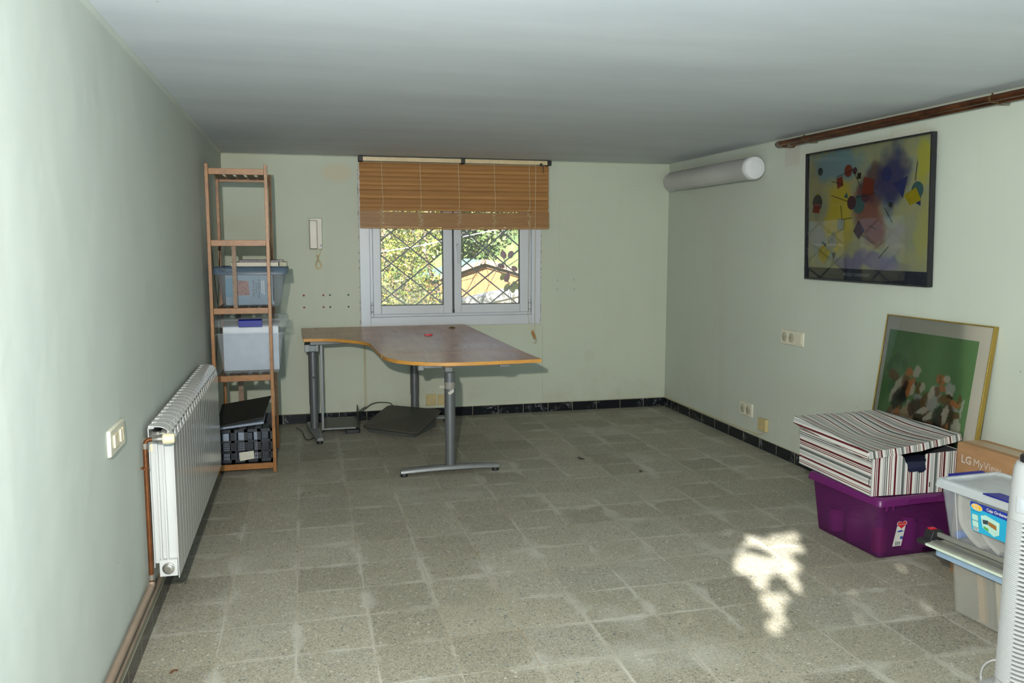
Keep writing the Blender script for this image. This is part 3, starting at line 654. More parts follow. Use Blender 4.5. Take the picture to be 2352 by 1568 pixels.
drybit('dry_leaf', 1.25, 7.2, dz_(1.25, 7.2), .05, m_dry, 'crumpled yellow-brown leaf on the rear corner of the desk', 'leaf', 1)
m_bitd = plain('dark_debris', (.05, .04, .03), .9); m_bitb = plain('brown_leaf', (.13, .05, .02), .8)
drybit('debris_scrap', 1.941, 5.735, 0, .045, m_bitd, 'dark crumb of debris on the floor right of the desk foot', 'debris', 2)
drybit('debris_scrap', 2.244, 5.316, 0, .030, m_bitd, 'smaller dark crumb on the floor nearer the right wall', 'debris', 3)
drybit('brown_leaf', -.507, 3.151, 0, .026, m_bitb, 'tiny brown leaf on the floor at lower left', 'leaf', 4, True)

# ------------------------------------------------------------------ footrest, cables and adapter under the desk
m_foot = plain('charcoal_plastic', (.062, .060, .048), .55, bump=.3, var=.12); m_foot2 = plain('grey_plastic_base', (.065, .07, .065), .5)
fr_ = thing('footrest', 'dark grey tilted plastic footrest lying under the desk', 'footrest', (.80, 6.95, 0))
A = Vector((.43, 7.03, .045)); Bq = Vector((.86, 6.66, .040)); Cq = Vector((1.14, 7.12, .135)); Dq = Vector((.70, 7.42, .14))
def bil(u, v): return A*(1-u)*(1-v) + Bq*u*(1-v) + Cq*u*v + Dq*(1-u)*v
nrm = (Bq-A).cross(Dq-A).normalized()
b = MB(); rr = rrect(0, 1, 0, 1, .09, 4); b.loft([[bil(u, v)+nrm*k for u, v in [( .5+(u_-.5)*s_, .5+(v_-.5)*s_) for u_, v_ in rr]] for k, s_ in ((-.012, .97), (-.004, 1.0), (.004, 1.0), (.010, .975))])
b.done('foot_platform', m_foot, fr_, ang=.9)
b = MB()
for u in (.12, .90):
    p0, p1 = bil(u, .06), bil(u, .86); w = (Bq-A).normalized()*.012; q = [p0, p1, p1, p0]; dn = nrm*-.013
    b.loft([[ (p0+w*s_)*1.0 + dn, (p1+w*s_) + dn, Vector(((p1+w*s_).x, (p1+w*s_).y, .002)), Vector(((p0+w*s_).x, (p0+w*s_).y, .002))] for s_ in (-1, 1)])
p0, p1 = bil(.12, .07), bil(.90, .07); w = (Dq-A).normalized()*.008
b.loft([[p0+w*s_+nrm*-.013, p1+w*s_+nrm*-.013, Vector(((p1+w*s_).x, (p1+w*s_).y, .002)), Vector(((p0+w*s_).x, (p0+w*s_).y, .002))] for s_ in (-1, 1)])
b.done('base', m_foot2, fr_)
MB().cyl(bil(.915, .12)+Vector((.006, -.006, -.022)), bil(.915, .12)+Vector((.010, -.010, -.022)), .005, seg=8).done('screw', m_cream, fr_)
m_cbl = plain('black_cable', (.02, .02, .02), .5)
tag(MB().tube(smooth_path([(-.10, 7.30, .006), (-.055, 7.05, .03), (-.045, 6.90, .045), (-.02, 6.83, .006), (.03, 6.86, .0055), (.18, 7.25, .0055), (.30, 7.40, .0055)], 6), .0038, 6).done('power_cable', m_cbl), 'thin black cable looping beside the left foot of the desk', 'cable')
tag(MB().tube(smooth_path([(.34, 7.34, .02), (.44, 7.38, .09), (.55, 7.44, .155), (.64, 7.46, .165), (.74, 7.475, .13), (.66, 7.48, .05), (.50, 7.46, .03), (.45, 7.42, .10), (.50, 7.42, .14)], 6), .004, 6).done('looped_cable', m_cbl), 'black cable arching up behind the rear edge of the footrest', 'cable')
b = MB(); b.loft([[(x_, y_, z_) for x_, y_ in rrect(.30, .42, 6.985, 7.045, .012)] for z_ in (.001, .034)]); b.done
tag(b.done('power_adapter', m_black, bevel=.004), 'black power adapter brick on the floor under the tray', 'adapter')

# ------------------------------------------------------------------ wooden shelf unit
t = NT('oiled_pine'); P = t.tc(); g = t.noise(t.mapv(P, (6, 6, 6)), 2.2, 5, .65); c = t.ramp(g, [(.25, (.14, .048, .005)), (.5, (.25, .096, .011)), (.8, (.34, .142, .021))])
kn = t.vor(P, 3.5); c = t.mix(t.ma('SUBTRACT', 1.0, t.sm(kn, .02, .06)), c, (.10, .04, .015)); m_pine = t.set(color=c, rough=.42)
t = NT('weathered_slat'); P = t.tc(); m_old = t.set(color=t.ramp(t.noise(t.mapv(P, (9, 2, 9)), 3, 5, .7), [(.3, (.17, .11, .07)), (.7, (.29, .20, .14))]), rough=.65)
sh = thing('shelf_unit', 'tall narrow orange pine shelf with slatted shelves in corner', 'shelf', (-.42, 6.25, 0))
SX = (-.618, -.222); SY = (5.90, 6.60)
for i, xx in enumerate(SX):
    for j, yy in enumerate(SY):
        b = MB(); x0 = xx if i == 0 else xx - .022; b.box(x0, x0+.022, yy, yy+.036, 0, 2.098 if j == 0 else 2.088); b.done('post', m_pine, sh, bevel=.0015)
RZ = (2.03, 1.56, 1.105, .645, .028)
b0 = b1 = None
for li, z in enumerate(RZ):
    s_ = bpy.data.objects.new('shelf', None); COL.objects.link(s_); s_.parent = sh; s_.location = Vector((-.42, 6.25, z)) - sh.location
    for yy in (5.905, 6.612):
        b = MB(); b.box(SX[0]+.0225, SX[1]-.0225, yy, yy+.016, z, z+.040); b.done('rail', m_pine, s_, bevel=.0015)
    for k in range(5):
        x0 = -.588 + k*.0715; b = MB(); b.box(x0, x0+.044, 5.922, 6.611, z+.020, z+.030); b.done('slat', m_old, s_)
b = MB(); b.box(-.468, -.441, 5.9215, 5.930, 1.105, 1.60); b.done('loose_batten', m_old, sh)
b = MB(); b.box(-.512, -.474, 6.629, 6.637, .10, 1.14); b.done('rear_batten', m_old, sh)
m_wire = plain('brace_wire', (.05, .045, .04), .5, .5)
b = MB(); b.tube([(-.60, 5.93, 1.60), (-.60, 6.59, .66)], .0025, 6); b.tube([(-.60, 5.93, .70), (-.60, 6.59, 1.60)], .0025, 6); b.done('brace_wire', m_wire, sh)

# translucent storage boxes ---------------------------------------------------
def plastic(name, c, fac, tint, rough=.3):
    t = NT(name); n = t.noise(t.tc(), 14, 4); t.set(color=c, rough=rough, spec=.5)
    return t.see(t.ma('MULTIPLY_ADD', n, .10, fac-.05), tint)
m_clear = plastic('frosted_clear_plastic', (.62, .64, .66), .15, (.93, .95, .97)); m_lidclear = plastic('milky_lid_plastic', (.64, .68, .70), .52, (.93, .96, .98))
m_blid = plastic('smoky_blue_plastic', (.12, .18, .26), .45, (.82, .89, .97)); m_blid2 = plastic('blue_grey_lid', (.30, .43, .58), .82, (.75, .86, .98))
m_blue = plain('cobalt_plastic', (.006, .010, .22), .35, spec=.25); m_milky = plastic('milky_clear_plastic', (.60, .60, .56), .24, (.93, .93, .90), .4)
m_greyclear = plastic('smoky_clear_plastic', (.33, .36, .39), .14, (.93, .94, .96))
m_purple = plastic('purple_plastic', (.19, .038, .18), .28, (.66, .36, .64), .25); m_purplelid = plastic('purple_lid_plastic', (.15, .018, .135), .7, (.5, .1, .46), .3)
def tub(name, mat, parent, x0, x1, y0, y1, z0, z1, fl=.03, r=.03, T=None, rim=.012, wall=.0025):
    T = T or (lambda x, y, z: (x, y, z)); b = MB()
    def rg(z, ins): return [T(px, py, z) for px, py in rrect(x0+ins, x1-ins, y0+ins, y1-ins, max(r-ins*.3, .008), 4)]
    L = [rg(z0+.004, fl+.006), rg(z0+.010, fl)]
    for k in range(1, 5): L.append(rg(z0+.010+(z1-z0-.022)*k/4, fl*(1-k/4)+ .0))
    L += [rg(z1-.012, -rim), rg(z1, -rim), rg(z1, wall)]
    for k in range(3, -1, -1): L.append(rg(z0+.012+(z1-z0-.022)*k/4, fl*(1-k/4)+wall))
    b.loft(L, True, True); return b.done(name, mat, parent, ang=.7)
def lid(name, mat, parent, x0, x1, y0, y1, z0, z1, r=.035, T=None, ridge=.03):
    T = T or (lambda x, y, z: (x, y, z)); b = MB()
    def rg(z, ins): return [T(px, py, z) for px, py in rrect(x0+ins, x1-ins, y0+ins, y1-ins, max(r-ins*.4, .008), 5)]
    L = [rg(z0, .004), rg(z0, 0), rg(z1-.010, .003), rg(z1-.002, .010), rg(z1, .018), rg(z1, ridge), rg(z1-.008, ridge+.008), rg(z1-.008, ridge+.03), rg(z1-.011, ridge+.03), rg(z1-.011, ridge+.004), rg(z1-.003, ridge-.006), rg(z1-.003, .020), rg(z1-.012, .007)]
    b.loft(L, True, False); b2 = [rg(z1-.008, ridge+.029)]; 
    v = [b.bm.verts.new(p) for p in b2[0]]; b.face(v)
    return b.done(name, mat, parent, ang=.7, fix=False)
def book(name, x0, x1, y0, y1, z0, z1, cover, pages, parent=None, spine='-x', T=None):
    """cover boards with a page block set in; returns cover object (parented) """
    t_ = .0025 if min(x1-x0, y1-y0, z1-z0) > .012 else .0012
    dims = {'x': x1-x0, 'y': y1-y0, 'z': z1-z0}; thin = min(dims, key=dims.get); ax = spine[1]
    b = MB(); lo = {'x': x0, 'y': y0, 'z': z0}; hi = {'x': x1, 'y': y1, 'z': z1}
    def bx(bb, l, h, mi=0): bb.box(l['x'], h['x'], l['y'], h['y'], l['z'], h['z'], mi, T)
    for e in (0, 1):
        l = dict(lo); h = dict(hi)
        if e == 0: h[thin] = lo[thin]+t_
        else: l[thin] = hi[thin]-t_
        bx(b, l, h)
    l = dict(lo); h = dict(hi)
    if spine[0] == '-': h[ax] = lo[ax]+t_
    else: l[ax] = hi[ax]-t_
    l[thin] += t_; h[thin] -= t_; bx(b, l, h)
    o = b.done(name, cover, parent)
    b = MB(); l = dict(lo); h = dict(hi)
    for k in 'xyz':
        if k == thin: l[k] += t_*1.05; h[k] -= t_*1.05
        elif k == ax:
            if spine[0] == '-': l[k] += t_*1.05; h[k] -= .004
            else: h[k] -= t_*1.05; l[k] += .004
        else: l[k] += .004; h[k] -= .004
    bx(b, l, h); b.done('page_block', pages, o); return o
t = NT('page_edges'); P = t.tc(); m_pages = t.set(color=t.ramp(t.noise(t.mapv(P, (200, 200, 200)), 1, 2), [(.3, (.50, .46, .36)), (.7, (.62, .58, .48))]), rough=.8)
m_pages_dull = plain('old_page_edges', (.38, .33, .25), .8, scale=80)
m_lightblue = plain('light_blue_cover', (.20, .30, .36), .4); m_teal = plain('teal_cover', (.07, .24, .33), .4); m_salmon = plain('clay_photo', (.42, .21, .16), .6, scale=60, var=.2)
m_ink = plain('dark_ink', (.03, .05, .07), .6); m_white = plain('white_print', (.72, .73, .72), .5)

# box A with smoky blue lid, on the third shelf
zA = 1.137
ba = thing('storage_box', 'translucent storage box with blue lid and light-blue book inside', 'storage box', (-.36, 6.2, zA))
tub('box_body', m_greyclear, ba, -.585, -.128, 5.985, 6.40, zA, zA+.245, .040, .03)
lid('lid', m_blid, ba, -.605, -.108, 5.965, 6.42, zA+.232, zA+.282)
MB().box(-.545, -.515, 5.962, 5.968, zA+.262, zA+.272).done('lid_slot', m_black, ba)
bk = thing('archaeology_book', 'light-blue large book standing upright inside the blue-lidded box', 'book', (-.36, 6.05, zA+.02))
book('book_cover', -.525, -.215, 6.030, 6.048, zA+.020, zA+.225, m_lightblue, m_pages, bk, '+z')
yb_ = 6.0293
MB().box(-.524, -.452, yb_-.0006, yb_, zA+.075, zA+.205).done('cover_panel', m_teal, bk)
MB().prism([(-.455, .085), (-.366, .088), (-.372, .118), (-.374, .185), (-.455, .190), (-.452, .12)], lambda u, v: (u, yb_-.0012, zA+v), lambda u, v: (u, yb_-.0005, zA+v)).done('cover_photo', m_salmon, bk)
for k, (tx, xx, sz, ln) in enumerate((('La bòbila romana', -.310, .0185, .196), ('de Fenals', -.328, .0185, .170), ('(Lloret de Mar)', -.346, .0185, .188))):
    text_obj('cover_title', tx, sz, frame_M((xx, yb_-.0008, zA+ln), (0, 0, -1), (1, 0, 0)), m_ink, bk, .0003)
for k in range(2):
    b = MB(); b.box(-.276-k*.013, -.270-k*.013, yb_-.0008, yb_, zA+.09+k*.01, zA+.185); b.done('author_line', m_white, bk)
book_w = book('closed_book', -.51, -.205, 6.06, 6.30, zA+.018, zA+.040, m_white, m_pages, None, '+y'); tag(book_w, 'white book lying flat at the bottom of the blue-lidded box', 'book')
# books on the lid
m_navy = plain('navy_cover', (.02, .03, .05), .4); m_spine = plain('pale_spine', (.36, .34, .24), .5); m_mag = plain('maroon_grey_cover', (.16, .12, .13), .45)
zt = zA+.2825
tb = thing('thick_book', 'thick pale-paged book lying on the blue box lid', 'book', (-.33, 6.12, zt))
b = MB(); b.box(-.487, -.165, 6.02, 6.24, zt, zt+.003); b.box(-.487, -.165, 6.02, 6.24, zt+.028, zt+.031); b.done('book_cover', m_navy, tb)
MB().box(-.482, -.172, 6.022, 6.236, zt+.0031, zt+.0279).done('page_block', m_pages, tb)
b = MB(); b.prism([(-.1645, 6.02), (-.115, 6.03), (-.115, 6.25), (-.1645, 6.24)], lambda u, v: (u, v, zt), lambda u, v: (u, v, zt+.031)); b.done('book_spine', m_spine, tb, bevel=.003)
nb = thing('spiral_notebook', 'grey-maroon spiral notebook on top of the thick book', 'notebook', (-.27, 6.14, zt+.0312))
zn = zt+.0313
b = MB(); b.box(-.43, -.14, 6.05, 6.25, zn, zn+.013); b.done('notebook_pages', m_mag, nb, bevel=.001)
b = MB()
for k in range(20):
    xx = -.405+k*.0125; b.tube([(xx, 6.055+.006*math.cos(a), zn+.0085+.008*math.sin(a)) for a in [2*PI*q/8 for q in range(9)]], .0014, 5)
b.done('wire_spiral', m_wire, nb)

# box B with raised clear lid and blue clip, fourth shelf
zB = .677
bb_ = thing('storage_box', 'clear storage box with lifted lid, blue clip and white files', 'storage box', (-.38, 6.2, zB))
tub('box_body', m_clear, bb_, -.595, -.150, 5.985, 6.42, zB, zB+.290, .035, .03)
L_ = lid('lid', m_clear, bb_, -.612, -.118, 5.955, 6.43, zB+.335, zB+.388)
b = MB(); b.loft([[(xx, 5.944+yy, zB+.335+zz) for yy, zz in ((0, 0), (.0, .044), (.03, .053), (.03, .049), (.005, .041), (.005, 0))] for xx in (-.443, -.289)]); b.done('clip_handle', m_blue, bb_, bevel=.002)
m_binder = plain('white_binder', (.50, .53, .57), .3, scale=10, var=.05)
for k in range(4):
    b = MB(); y0 = 6.025+k*.092
    b.box(-.553, -.185, y0, y0+.085, zB+.026, zB+.333)
    o = b.done('file_box', m_binder, bevel=.002); tag(o, ['white file box standing at the front of the clear box', 'second white file box in the lifted-lid box, behind the front one', 'third white file box from the front in the clear box', 'white file box at the very back of the clear box'][k], 'file box', 'white file boxes in the clear box')

# black crate with folders on the bottom shelf
zC = .060
cr_ = thing('plastic_crate', 'black slatted plastic crate on the bottom shelf', 'crate', (-.40, 6.2, zC)); m_crate = plain('black_crate_plastic', (.012, .013, .017), .35)
cx0, cx1, cy0, cy1, cz0, cz1 = -.597, -.248, 5.960, 6.52, zC, .300
b = MB(); b.box(cx0, cx1, cy0, cy1, cz0, cz0+.006)
def lattice(b, a0, a1, za, zb_, f, wth):
    n = 4; cw = (a1-a0)/n
    for k in range(n+1): c = a0+cw*k; f(b, max(a0, c-.012), min(a1, c+.012), za, zb_)
    for zz0, zz1 in ((za, za+.030), (za+.075, za+.092), (za+.148, za+.163), (zb_-.020, zb_)): f(b, a0, a1, zz0, zz1)
    for k in range(n):
        for q in range(1, 6):
            c = a0+cw*k+.012 + (cw-.024)*q/6; f(b, c-.002, c+.002, za+.03, za+.150)
    for zz in (za+.105, za+.120, za+.135, za+.050): f(b, a0, a1, zz-.0015, zz+.0015)
b2 = MB(); lattice(b2, cx0, cx1, cz0, cz1, lambda b, a0, a1, z0, z1: b.box(a0, a1, cy0, cy0+.004, z0, z1), .004); b2.done('crate_front', m_crate, cr_)
b2 = MB(); lattice(b2, cy0+.005, cy1, cz0, cz1, lambda b, a0, a1, z0, z1: b.box(cx1-.004, cx1, a0, a1, z0, z1), .004); b2.done('crate_side', m_crate, cr_)
b2 = MB(); lattice(b2, cy0+.005, cy1, cz0, cz1, lambda b, a0, a1, z0, z1: b.box(cx0, cx0+.004, a0, a1, z0, z1), .004); b2.done('crate_side', m_crate, cr_)
b.box(cx0, cx1, cy1-.004, cy1, cz0, cz1); b.done('crate_tray', m_crate, cr_)
m_card = plain('cream_card', (.50, .48, .40), .6)
MB().prism([(-.466, .078), (-.370, .092), (-.374, .147), (-.470, .138)], lambda u, v: (u, cy0-.0022, v), lambda u, v: (u, cy0-.0008, v)).done('card_label', m_card, cr_)
m_gfile = plain('blue_grey_folder', (.22, .26, .33), .4); m_dfile = plain('dark_folder', (.03, .04, .06), .4)
for k in range(6):
    x0 = -.58+k*.052; b = MB(); b.box(x0, x0+.044, 5.985, 6.22, zC+.008, .270+.006*(k % 3)); o = b.done('ring_binder', m_gfile if k % 2 == 0 else m_dfile, bevel=.002)
    tag(o, ['ring binder at the left end of the black crate', 'second ring binder from the left in the black crate', 'third ring binder from the left in the black crate', 'third ring binder from the right in the black crate', 'second ring binder from the right in the black crate', 'ring binder at the right end of the black crate'][k], 'binder', 'ring binders in the black crate')
# black folder resting on the crate, and a blue-grey one beneath
def slab(name, P4, th, mat, parent=None):
    P4 = [Vector(p) for p in P4]; n = (P4[1]-P4[0]).cross(P4[3]-P4[0]).normalized(); b = MB(); b.loft([P4, [p+n*th for p in P4]]); return b.done(name, mat, parent, bevel=.0015)
m_blackfold = plain('black_folder_board', (.018, .017, .016), .45, bump=.2)
gf = slab('ring_file', [(-.60, 5.965, .303), (-.300, 5.975, .330), (-.300, 6.25, .338), (-.60, 6.25, .312)], .016, m_gfile); tag(gf, 'blue-grey file lying under the black folder on the crate', 'folder')
bf = slab('black_folder', [(-.612, 5.955, .322), (-.302, 5.965, .372), (-.262, 6.40, .445), (-.612, 6.40, .395)], .008, m_blackfold); tag(bf, 'large black folder lying tilted on top of the crate', 'folder')

# ------------------------------------------------------------------ radiator
m_rad = plain('radiator_enamel', (.50, .51, .50), .16, var=.02, scale=5); m_chrome = plain('nickel', (.42, .40, .36), .25, .9, var=.05); m_ivory = plain('ivory_plastic', (.62, .55, .38), .3, var=.03)
rad = thing('radiator', 'long white aluminium sectional radiator under the left wall', 'radiator', (-.58, 4.5, .20))
RY0, NS, PT = 3.575, 23, .080; bx0, bx1 = -.632, -.536; rz0, rz1 = .205, .845
def section_mesh():
    b = MB(); y0, y1 = RY0, RY0+PT-.0025; ym = (y0+y1)/2
    b.box(bx1-.004, bx1, y0+.001, y1-.001, rz0-.01, rz1-.065)           # front plate
    b.box(bx0, bx0+.004, y0+.001, y1-.001, rz0+.04, rz1-.012)           # back plate
    for xx in (bx0+.026, bx0+.050): b.box(xx, xx+.007, y0+.004, y1-.004, rz0+.055, rz1-.075)
    b.box(bx0+.003, bx1-.003, ym-.012, ym+.012, rz0+.05, rz1-.07)        # core
    for zz in (rz0+.036, rz1-.058): b.cyl((bx0+.055, y0, zz), (bx0+.055, y1, zz), .024, seg=18)
    b.box(bx0+.02, bx1-.006, y0+.002, y1-.002, rz0, rz0+.070)
    R = []                                                               # curved crown
    for yy in (y0, y1):
        o = []; i_ = []
        for k in range(8):
            a = k/7; xx = bx0+.020+.066*a; zz = rz1 - .006*(1-a) - .030*a*a*a - .004*a; o.append((xx, yy, zz)); i_.append((xx, yy, zz-.004))
        R.append(o + i_[::-1])
    b.loft(R)
    b.box(bx0, bx0+.022, y0+.014, y1-.014, rz1-.020, rz1-.006); b.box(bx0+.008, bx0+.024, y0, y1, rz1-.014, rz1-.009)
    for xx, zz, h in ((bx1-.022, rz1-.038, .030), (bx1-.008, rz1-.062, .034)):       # leaf shaped deflectors
        b.loft([[(xx-.002, ym-w, zz+hh), (xx+.006-dx, ym-w, zz+hh), (xx+.006-dx, ym+w, zz+hh), (xx-.002, ym+w, zz+hh)] for w, hh, dx in ((.034, -.012, 0), (.026, h*.35, .002), (.004, h*.75, .006))])
    return b
sec = section_mesh().done('section', m_rad, rad, bevel=.0012, seg=1)
for k in range(1, NS):
    c = sec.copy(); COL.objects.link(c); c.parent = rad; c.location = sec.location + Vector((0, PT*k, 0))
vz, vy, vx = .800, 3.545, bx0+.055
vl = bpy.data.objects.new('valve', None); COL.objects.link(vl); vl.parent = rad; vl.location = Vector((vx, vy, vz)) - rad.location
b = MB(); b.lathe((vx, 3.575, rz1-.058), (0, -.03, .004), [(.022, 0), (.022, .3), (.017, .35), (.017, .55), (.020, .6), (.013, 1)], 16); b.cyl((vx, 3.55, rz1-.055), (vx-.01, 3.515, vz+.004), .013, seg=14)
b.lathe((-.606, 3.510, vz), (.040, 0, 0), [(.009, 0), (.012, .3), (.012, .5), (.015, .55), (.015, 1)], 16); b.done('valve_body', m_chrome, vl)
b = MB(); b.lathe((-.566, 3.510, vz), (.046, 0, 0), [(.017, 0), (.022, .08), (.0225, .5), (.020, .9), (.016, 1)], 20); b.done('valve_knob', m_ivory, vl)
b = MB(); b.lathe((vx, 3.576, rz0+.036), (0, -.020, 0), [(.024, 0), (.024, .4), (.019, .45), (.019, .95), (.016, 1)], 20); b.lathe((vx, 3.557, rz0+.036), (0, -.004, 0), [(.012, 0), (.012, 1)], 6); b.done('plug_cap', m_chrome, rad)
for yy in (3.60, 4.45, 5.30):
    b = MB(); b.box(XL+.0005, bx0+.012, yy, yy+.03, rz1-.115, rz1-.065) if yy == 3.60 else b.box(XL+.0005, bx0+.004, yy, yy+.03, rz1-.115, rz1-.065); b.done('wall_bracket', m_ivory, rad)
# copper riser and painted pipes
t = NT('copper_pipe'); P = t.tc(); m_cop = t.set(color=t.ramp(t.noise(P, 12, 5, .6), [(.3, (.10, .032, .012)), (.6, (.19, .068, .022)), (.8, (.27, .11, .045))]), rough=.35, metal=.55)
m_solder = plain('dull_solder', (.22, .20, .17), .5, .5); m_paintpipe = plain('painted_pipe', (.22, .165, .12), .5, var=.15, scale=10)
rp = thing('riser_pipe', 'copper riser pipe feeding the radiator valve on left wall', 'pipe', (-.632, 3.50, .2))
px_ = XL+.020
b = MB(); b.tube(smooth_path([(px_, 3.505, .215), (px_, 3.505, .5), (px_, 3.508, .775), (px_+.004, 3.509, .792), (px_+.014, 3.510, .799), (px_+.024, 3.510, vz), (-.604, 3.510, vz)], 5), .0095, 14); b.done('copper_tube', m_cop, rp)
for zz in (.225, .765): MB().cyl((px_, 3.505, zz), (px_, 3.505, zz+.022), .0115, seg=14).done('soldered_joint', m_solder, rp)
b = MB(); b.cyl((px_, 3.505, .682), (px_, 3.505, .692), .0125, seg=14); b.box(XL+.001, px_, 3.502, 3.508, .683, .691); b.cyl((px_, 3.487, .687), (px_, 3.47, .687), .004, seg=8); b.done('pipe_clip', m_cop, rp)
tag(MB().tube(smooth_path([(px_, 3.505, .2135), (px_, 3.500, .204), (px_-.001, 3.485, .198), (px_-.002, 3.2, .195), (px_-.002, 2.0, .192), (px_-.002, .6, .19), (px_-.002, YF+.01, .19)], 6), .013, 12).done('painted_pipe', m_paintpipe), 'thicker cream-brown painted pipe running along the left wall', 'pipe')
tag(MB().tube([(px_-.006, 7.3, .135), (px_-.006, 3.6, .140), (px_-.006, 2.4, .142), (px_-.006, YF+.01, .143)], .0105, 12).done('painted_pipe', m_paintpipe), 'lower painted pipe just above the black skirting, left wall', 'pipe')

# ------------------------------------------------------------------ wall fittings
m_sock = plain('cream_socket_plastic', (.60, .58, .46), .3, var=.03); m_sockd = plain('socket_recess', (.40, .38, .29), .4); m_hole = plain('pin_hole', (.03, .03, .03), .5)
def plate_R(name, label, cat, y0, y1, z0, z1, mods, mat=None):        # on the right wall, y0 > y1
    o = thing(name, label, cat, (XR-.003, (y0+y1)/2, (z0+z1)/2)); mat = mat or m_sock
    b = MB(); b.loft([[(XR-dx, py, pz) for py, pz in rrect(y1+s_, y0-s_, z0+s_, z1-s_, .008, 3)] for dx, s_ in ((.0004, 0), (.008, 0), (.012, .004))]); b.done('face_plate', mat, o)
    w = (y0-y1-.02)/len(mods)
    for k, md in enumerate(mods):
        yc = y0-.01-w*(k+.5); zc = (z0+z1)/2; h_ = (z1-z0)/2-.018
        if md == 's':
            b = MB(); b.box(XR-.0135, XR-.0118, yc-w*.44, yc+w*.44, zc-h_, zc+h_); b.done('socket_insert', mat, o, bevel=.001)
            b = MB(); b.lathe((XR-.0135, yc, zc), (-.002, 0, 0), [(min(w*.40, h_), 0), (min(w*.36, h_*.9), 1)], 24); b.done('socket_well', m_sockd, o)
            b = MB(); b.cyl((XR-.0155, yc-.0095, zc), (XR-.0160, yc-.0095, zc), .003, seg=8); b.cyl((XR-.0155, yc+.0095, zc), (XR-.0160, yc+.0095, zc), .003, seg=8); b.done('pin_hole', m_hole, o)
        else:
            b = MB(); b.loft([[(XR-.012-dx, py, pz) for py, pz in ((yc-w*.44, zc-h_), (yc+w*.44, zc-h_), (yc+w*.44, zc+h_), (yc-w*.44, zc+h_))] for dx in (0, .004)]); b.done('rocker', mat, o, bevel=.001)
    return o
plate_R('wall_socket', 'cream plate with two sockets and a switch, mid right wall', 'socket', 5.470, 5.186, .852, .958, 'ssr')
plate_R('wall_socket', 'double cream socket low on right wall above the skirting', 'socket', 6.034, 5.842, .214, .322, 'ss')
jb = thing('junction_box', 'small yellowed cream box low on the right wall', 'junction box', (XR-.01, 5.665, .196)); m_yel = plain('yellowed_plastic', (.50, .40, .19), .4)
b = MB(); b.box(XR-.028, XR-.0004, 5.61, 5.720, .150, .245); b.done('box_body', m_yel, jb, bevel=.004); MB().cyl((XR-.0282, 5.665, .198), (XR-.0295, 5.665, .198), .004, seg=8).done('screw', m_sockd, jb)
tag(MB().tube(smooth_path([(XR-.006, 5.665, .150), (XR-.006, 5.68, .125), (XR-.005, 5.74, .105), (XR-.004, 6.2, .096), (XR-.004, 7.505, .092)], 6), .003, 6).done('telephone_wire', m_yel), 'thin yellowed wire running above the right skirting', 'wire')
def bplate(label, x0, x1, z0, z1, group=None):
    o = thing('cover_plate', label, 'cover plate', ((x0+x1)/2, D-.002, (z0+z1)/2), group); b = MB(); b.box(x0, x1, D-.009, D-.0004, z0, z1); b.done('plate', m_yel, o, bevel=.003)
    for a, c in ((x0+.018, z1-.02), (x1-.018, z0+.02)): MB().cyl((a, D-.0092, c), (a, D-.0104, c), .003, seg=8).done('screw', m_hole, o)
bplate('left of two yellowed square blank plates behind the desk leg', 1.048, 1.146, .108, .212); bplate('right yellowed blank plate half hidden by the desk leg', 1.158, 1.256, .106, .208)
m_wallsame = m_wall_b
tag(MB().box(2.313, 2.673, D-.0035, D-.0003, 1.505, 1.972).done('blank_panel', m_wallsame, bevel=.0015), 'larger painted-over flat panel on the wall beside the window', 'panel')
tag(MB().box(2.935, 3.296, D-.0035, D-.0003, 1.662, 2.120).done('blank_panel', m_wallsame, bevel=.0015), 'painted-over flat panel near the far right corner', 'panel')
# left wall switch
sw = thing('light_switch', 'cream two-gang light switch on the left wall near camera', 'switch', (XL+.004, 3.08, .91))
b = MB(); b.loft([[(XL+dx, py, pz) for py, pz in rrect(2.968+s_, 3.195-s_, .862+s_, .952-s_, .006, 3)] for dx, s_ in ((.0004, 0), (.008, 0), (.012, .003))]); b.done('face_plate', m_sock, sw)
for y0, y1 in ((3.01, 3.065), (3.105, 3.128), (3.135, 3.158)):
    b = MB(); b.loft([[(XL+.0118+dx, py, pz) for py, pz in rrect(y0, y1, .885, .930, .004, 2)] for dx in (0, .006)]); b.done('rocker', m_ivory, sw, bevel=.001)
# interphone
ip = thing('intercom_handset', 'cream wall intercom handset with curly cord left of the blind', 'intercom', (.106, D, 1.53)); m_beige = plain('beige_plastic', (.41, .39, .31), .35, var=.03)
b = MB(); b.box(.051, .161, D-.034, D-.0004, 1.530, 1.796); b.done('base', m_beige, ip, bevel=.004)
b = MB(); b.loft([[(px, D-.034-dy, pz) for px, pz in rrect(.053+s_, .120-s_, 1.533+s_, 1.778-s_, .008, 3)] for dy, s_ in ((.0003, 0), (.022, 0), (.030, .006))]); b.done('receiver', m_beige, ip)
MB().box(.141, .143, D-.0355, D-.034, 1.540, 1.790).done('groove', m_sockd, ip); MB().box(.146, .153, D-.0375, D-.0342, 1.552, 1.572).done('button', m_blue, ip)
cp = smooth_path([(.108, D-.02, 1.530), (.106, D-.018, 1.495), (.112, D-.02, 1.476), (.128, D-.022, 1.43), (.143, D-.022, 1.40), (.141, D-.022, 1.372), (.122, D-.022, 1.362), (.104, D-.022, 1.372), (.102, D-.022, 1.40), (.116, D-.026, 1.44), (.130, D-.026, 1.480), (.141, D-.02, 1.497), (.140, D-.018, 1.530)], 16)
hel = []
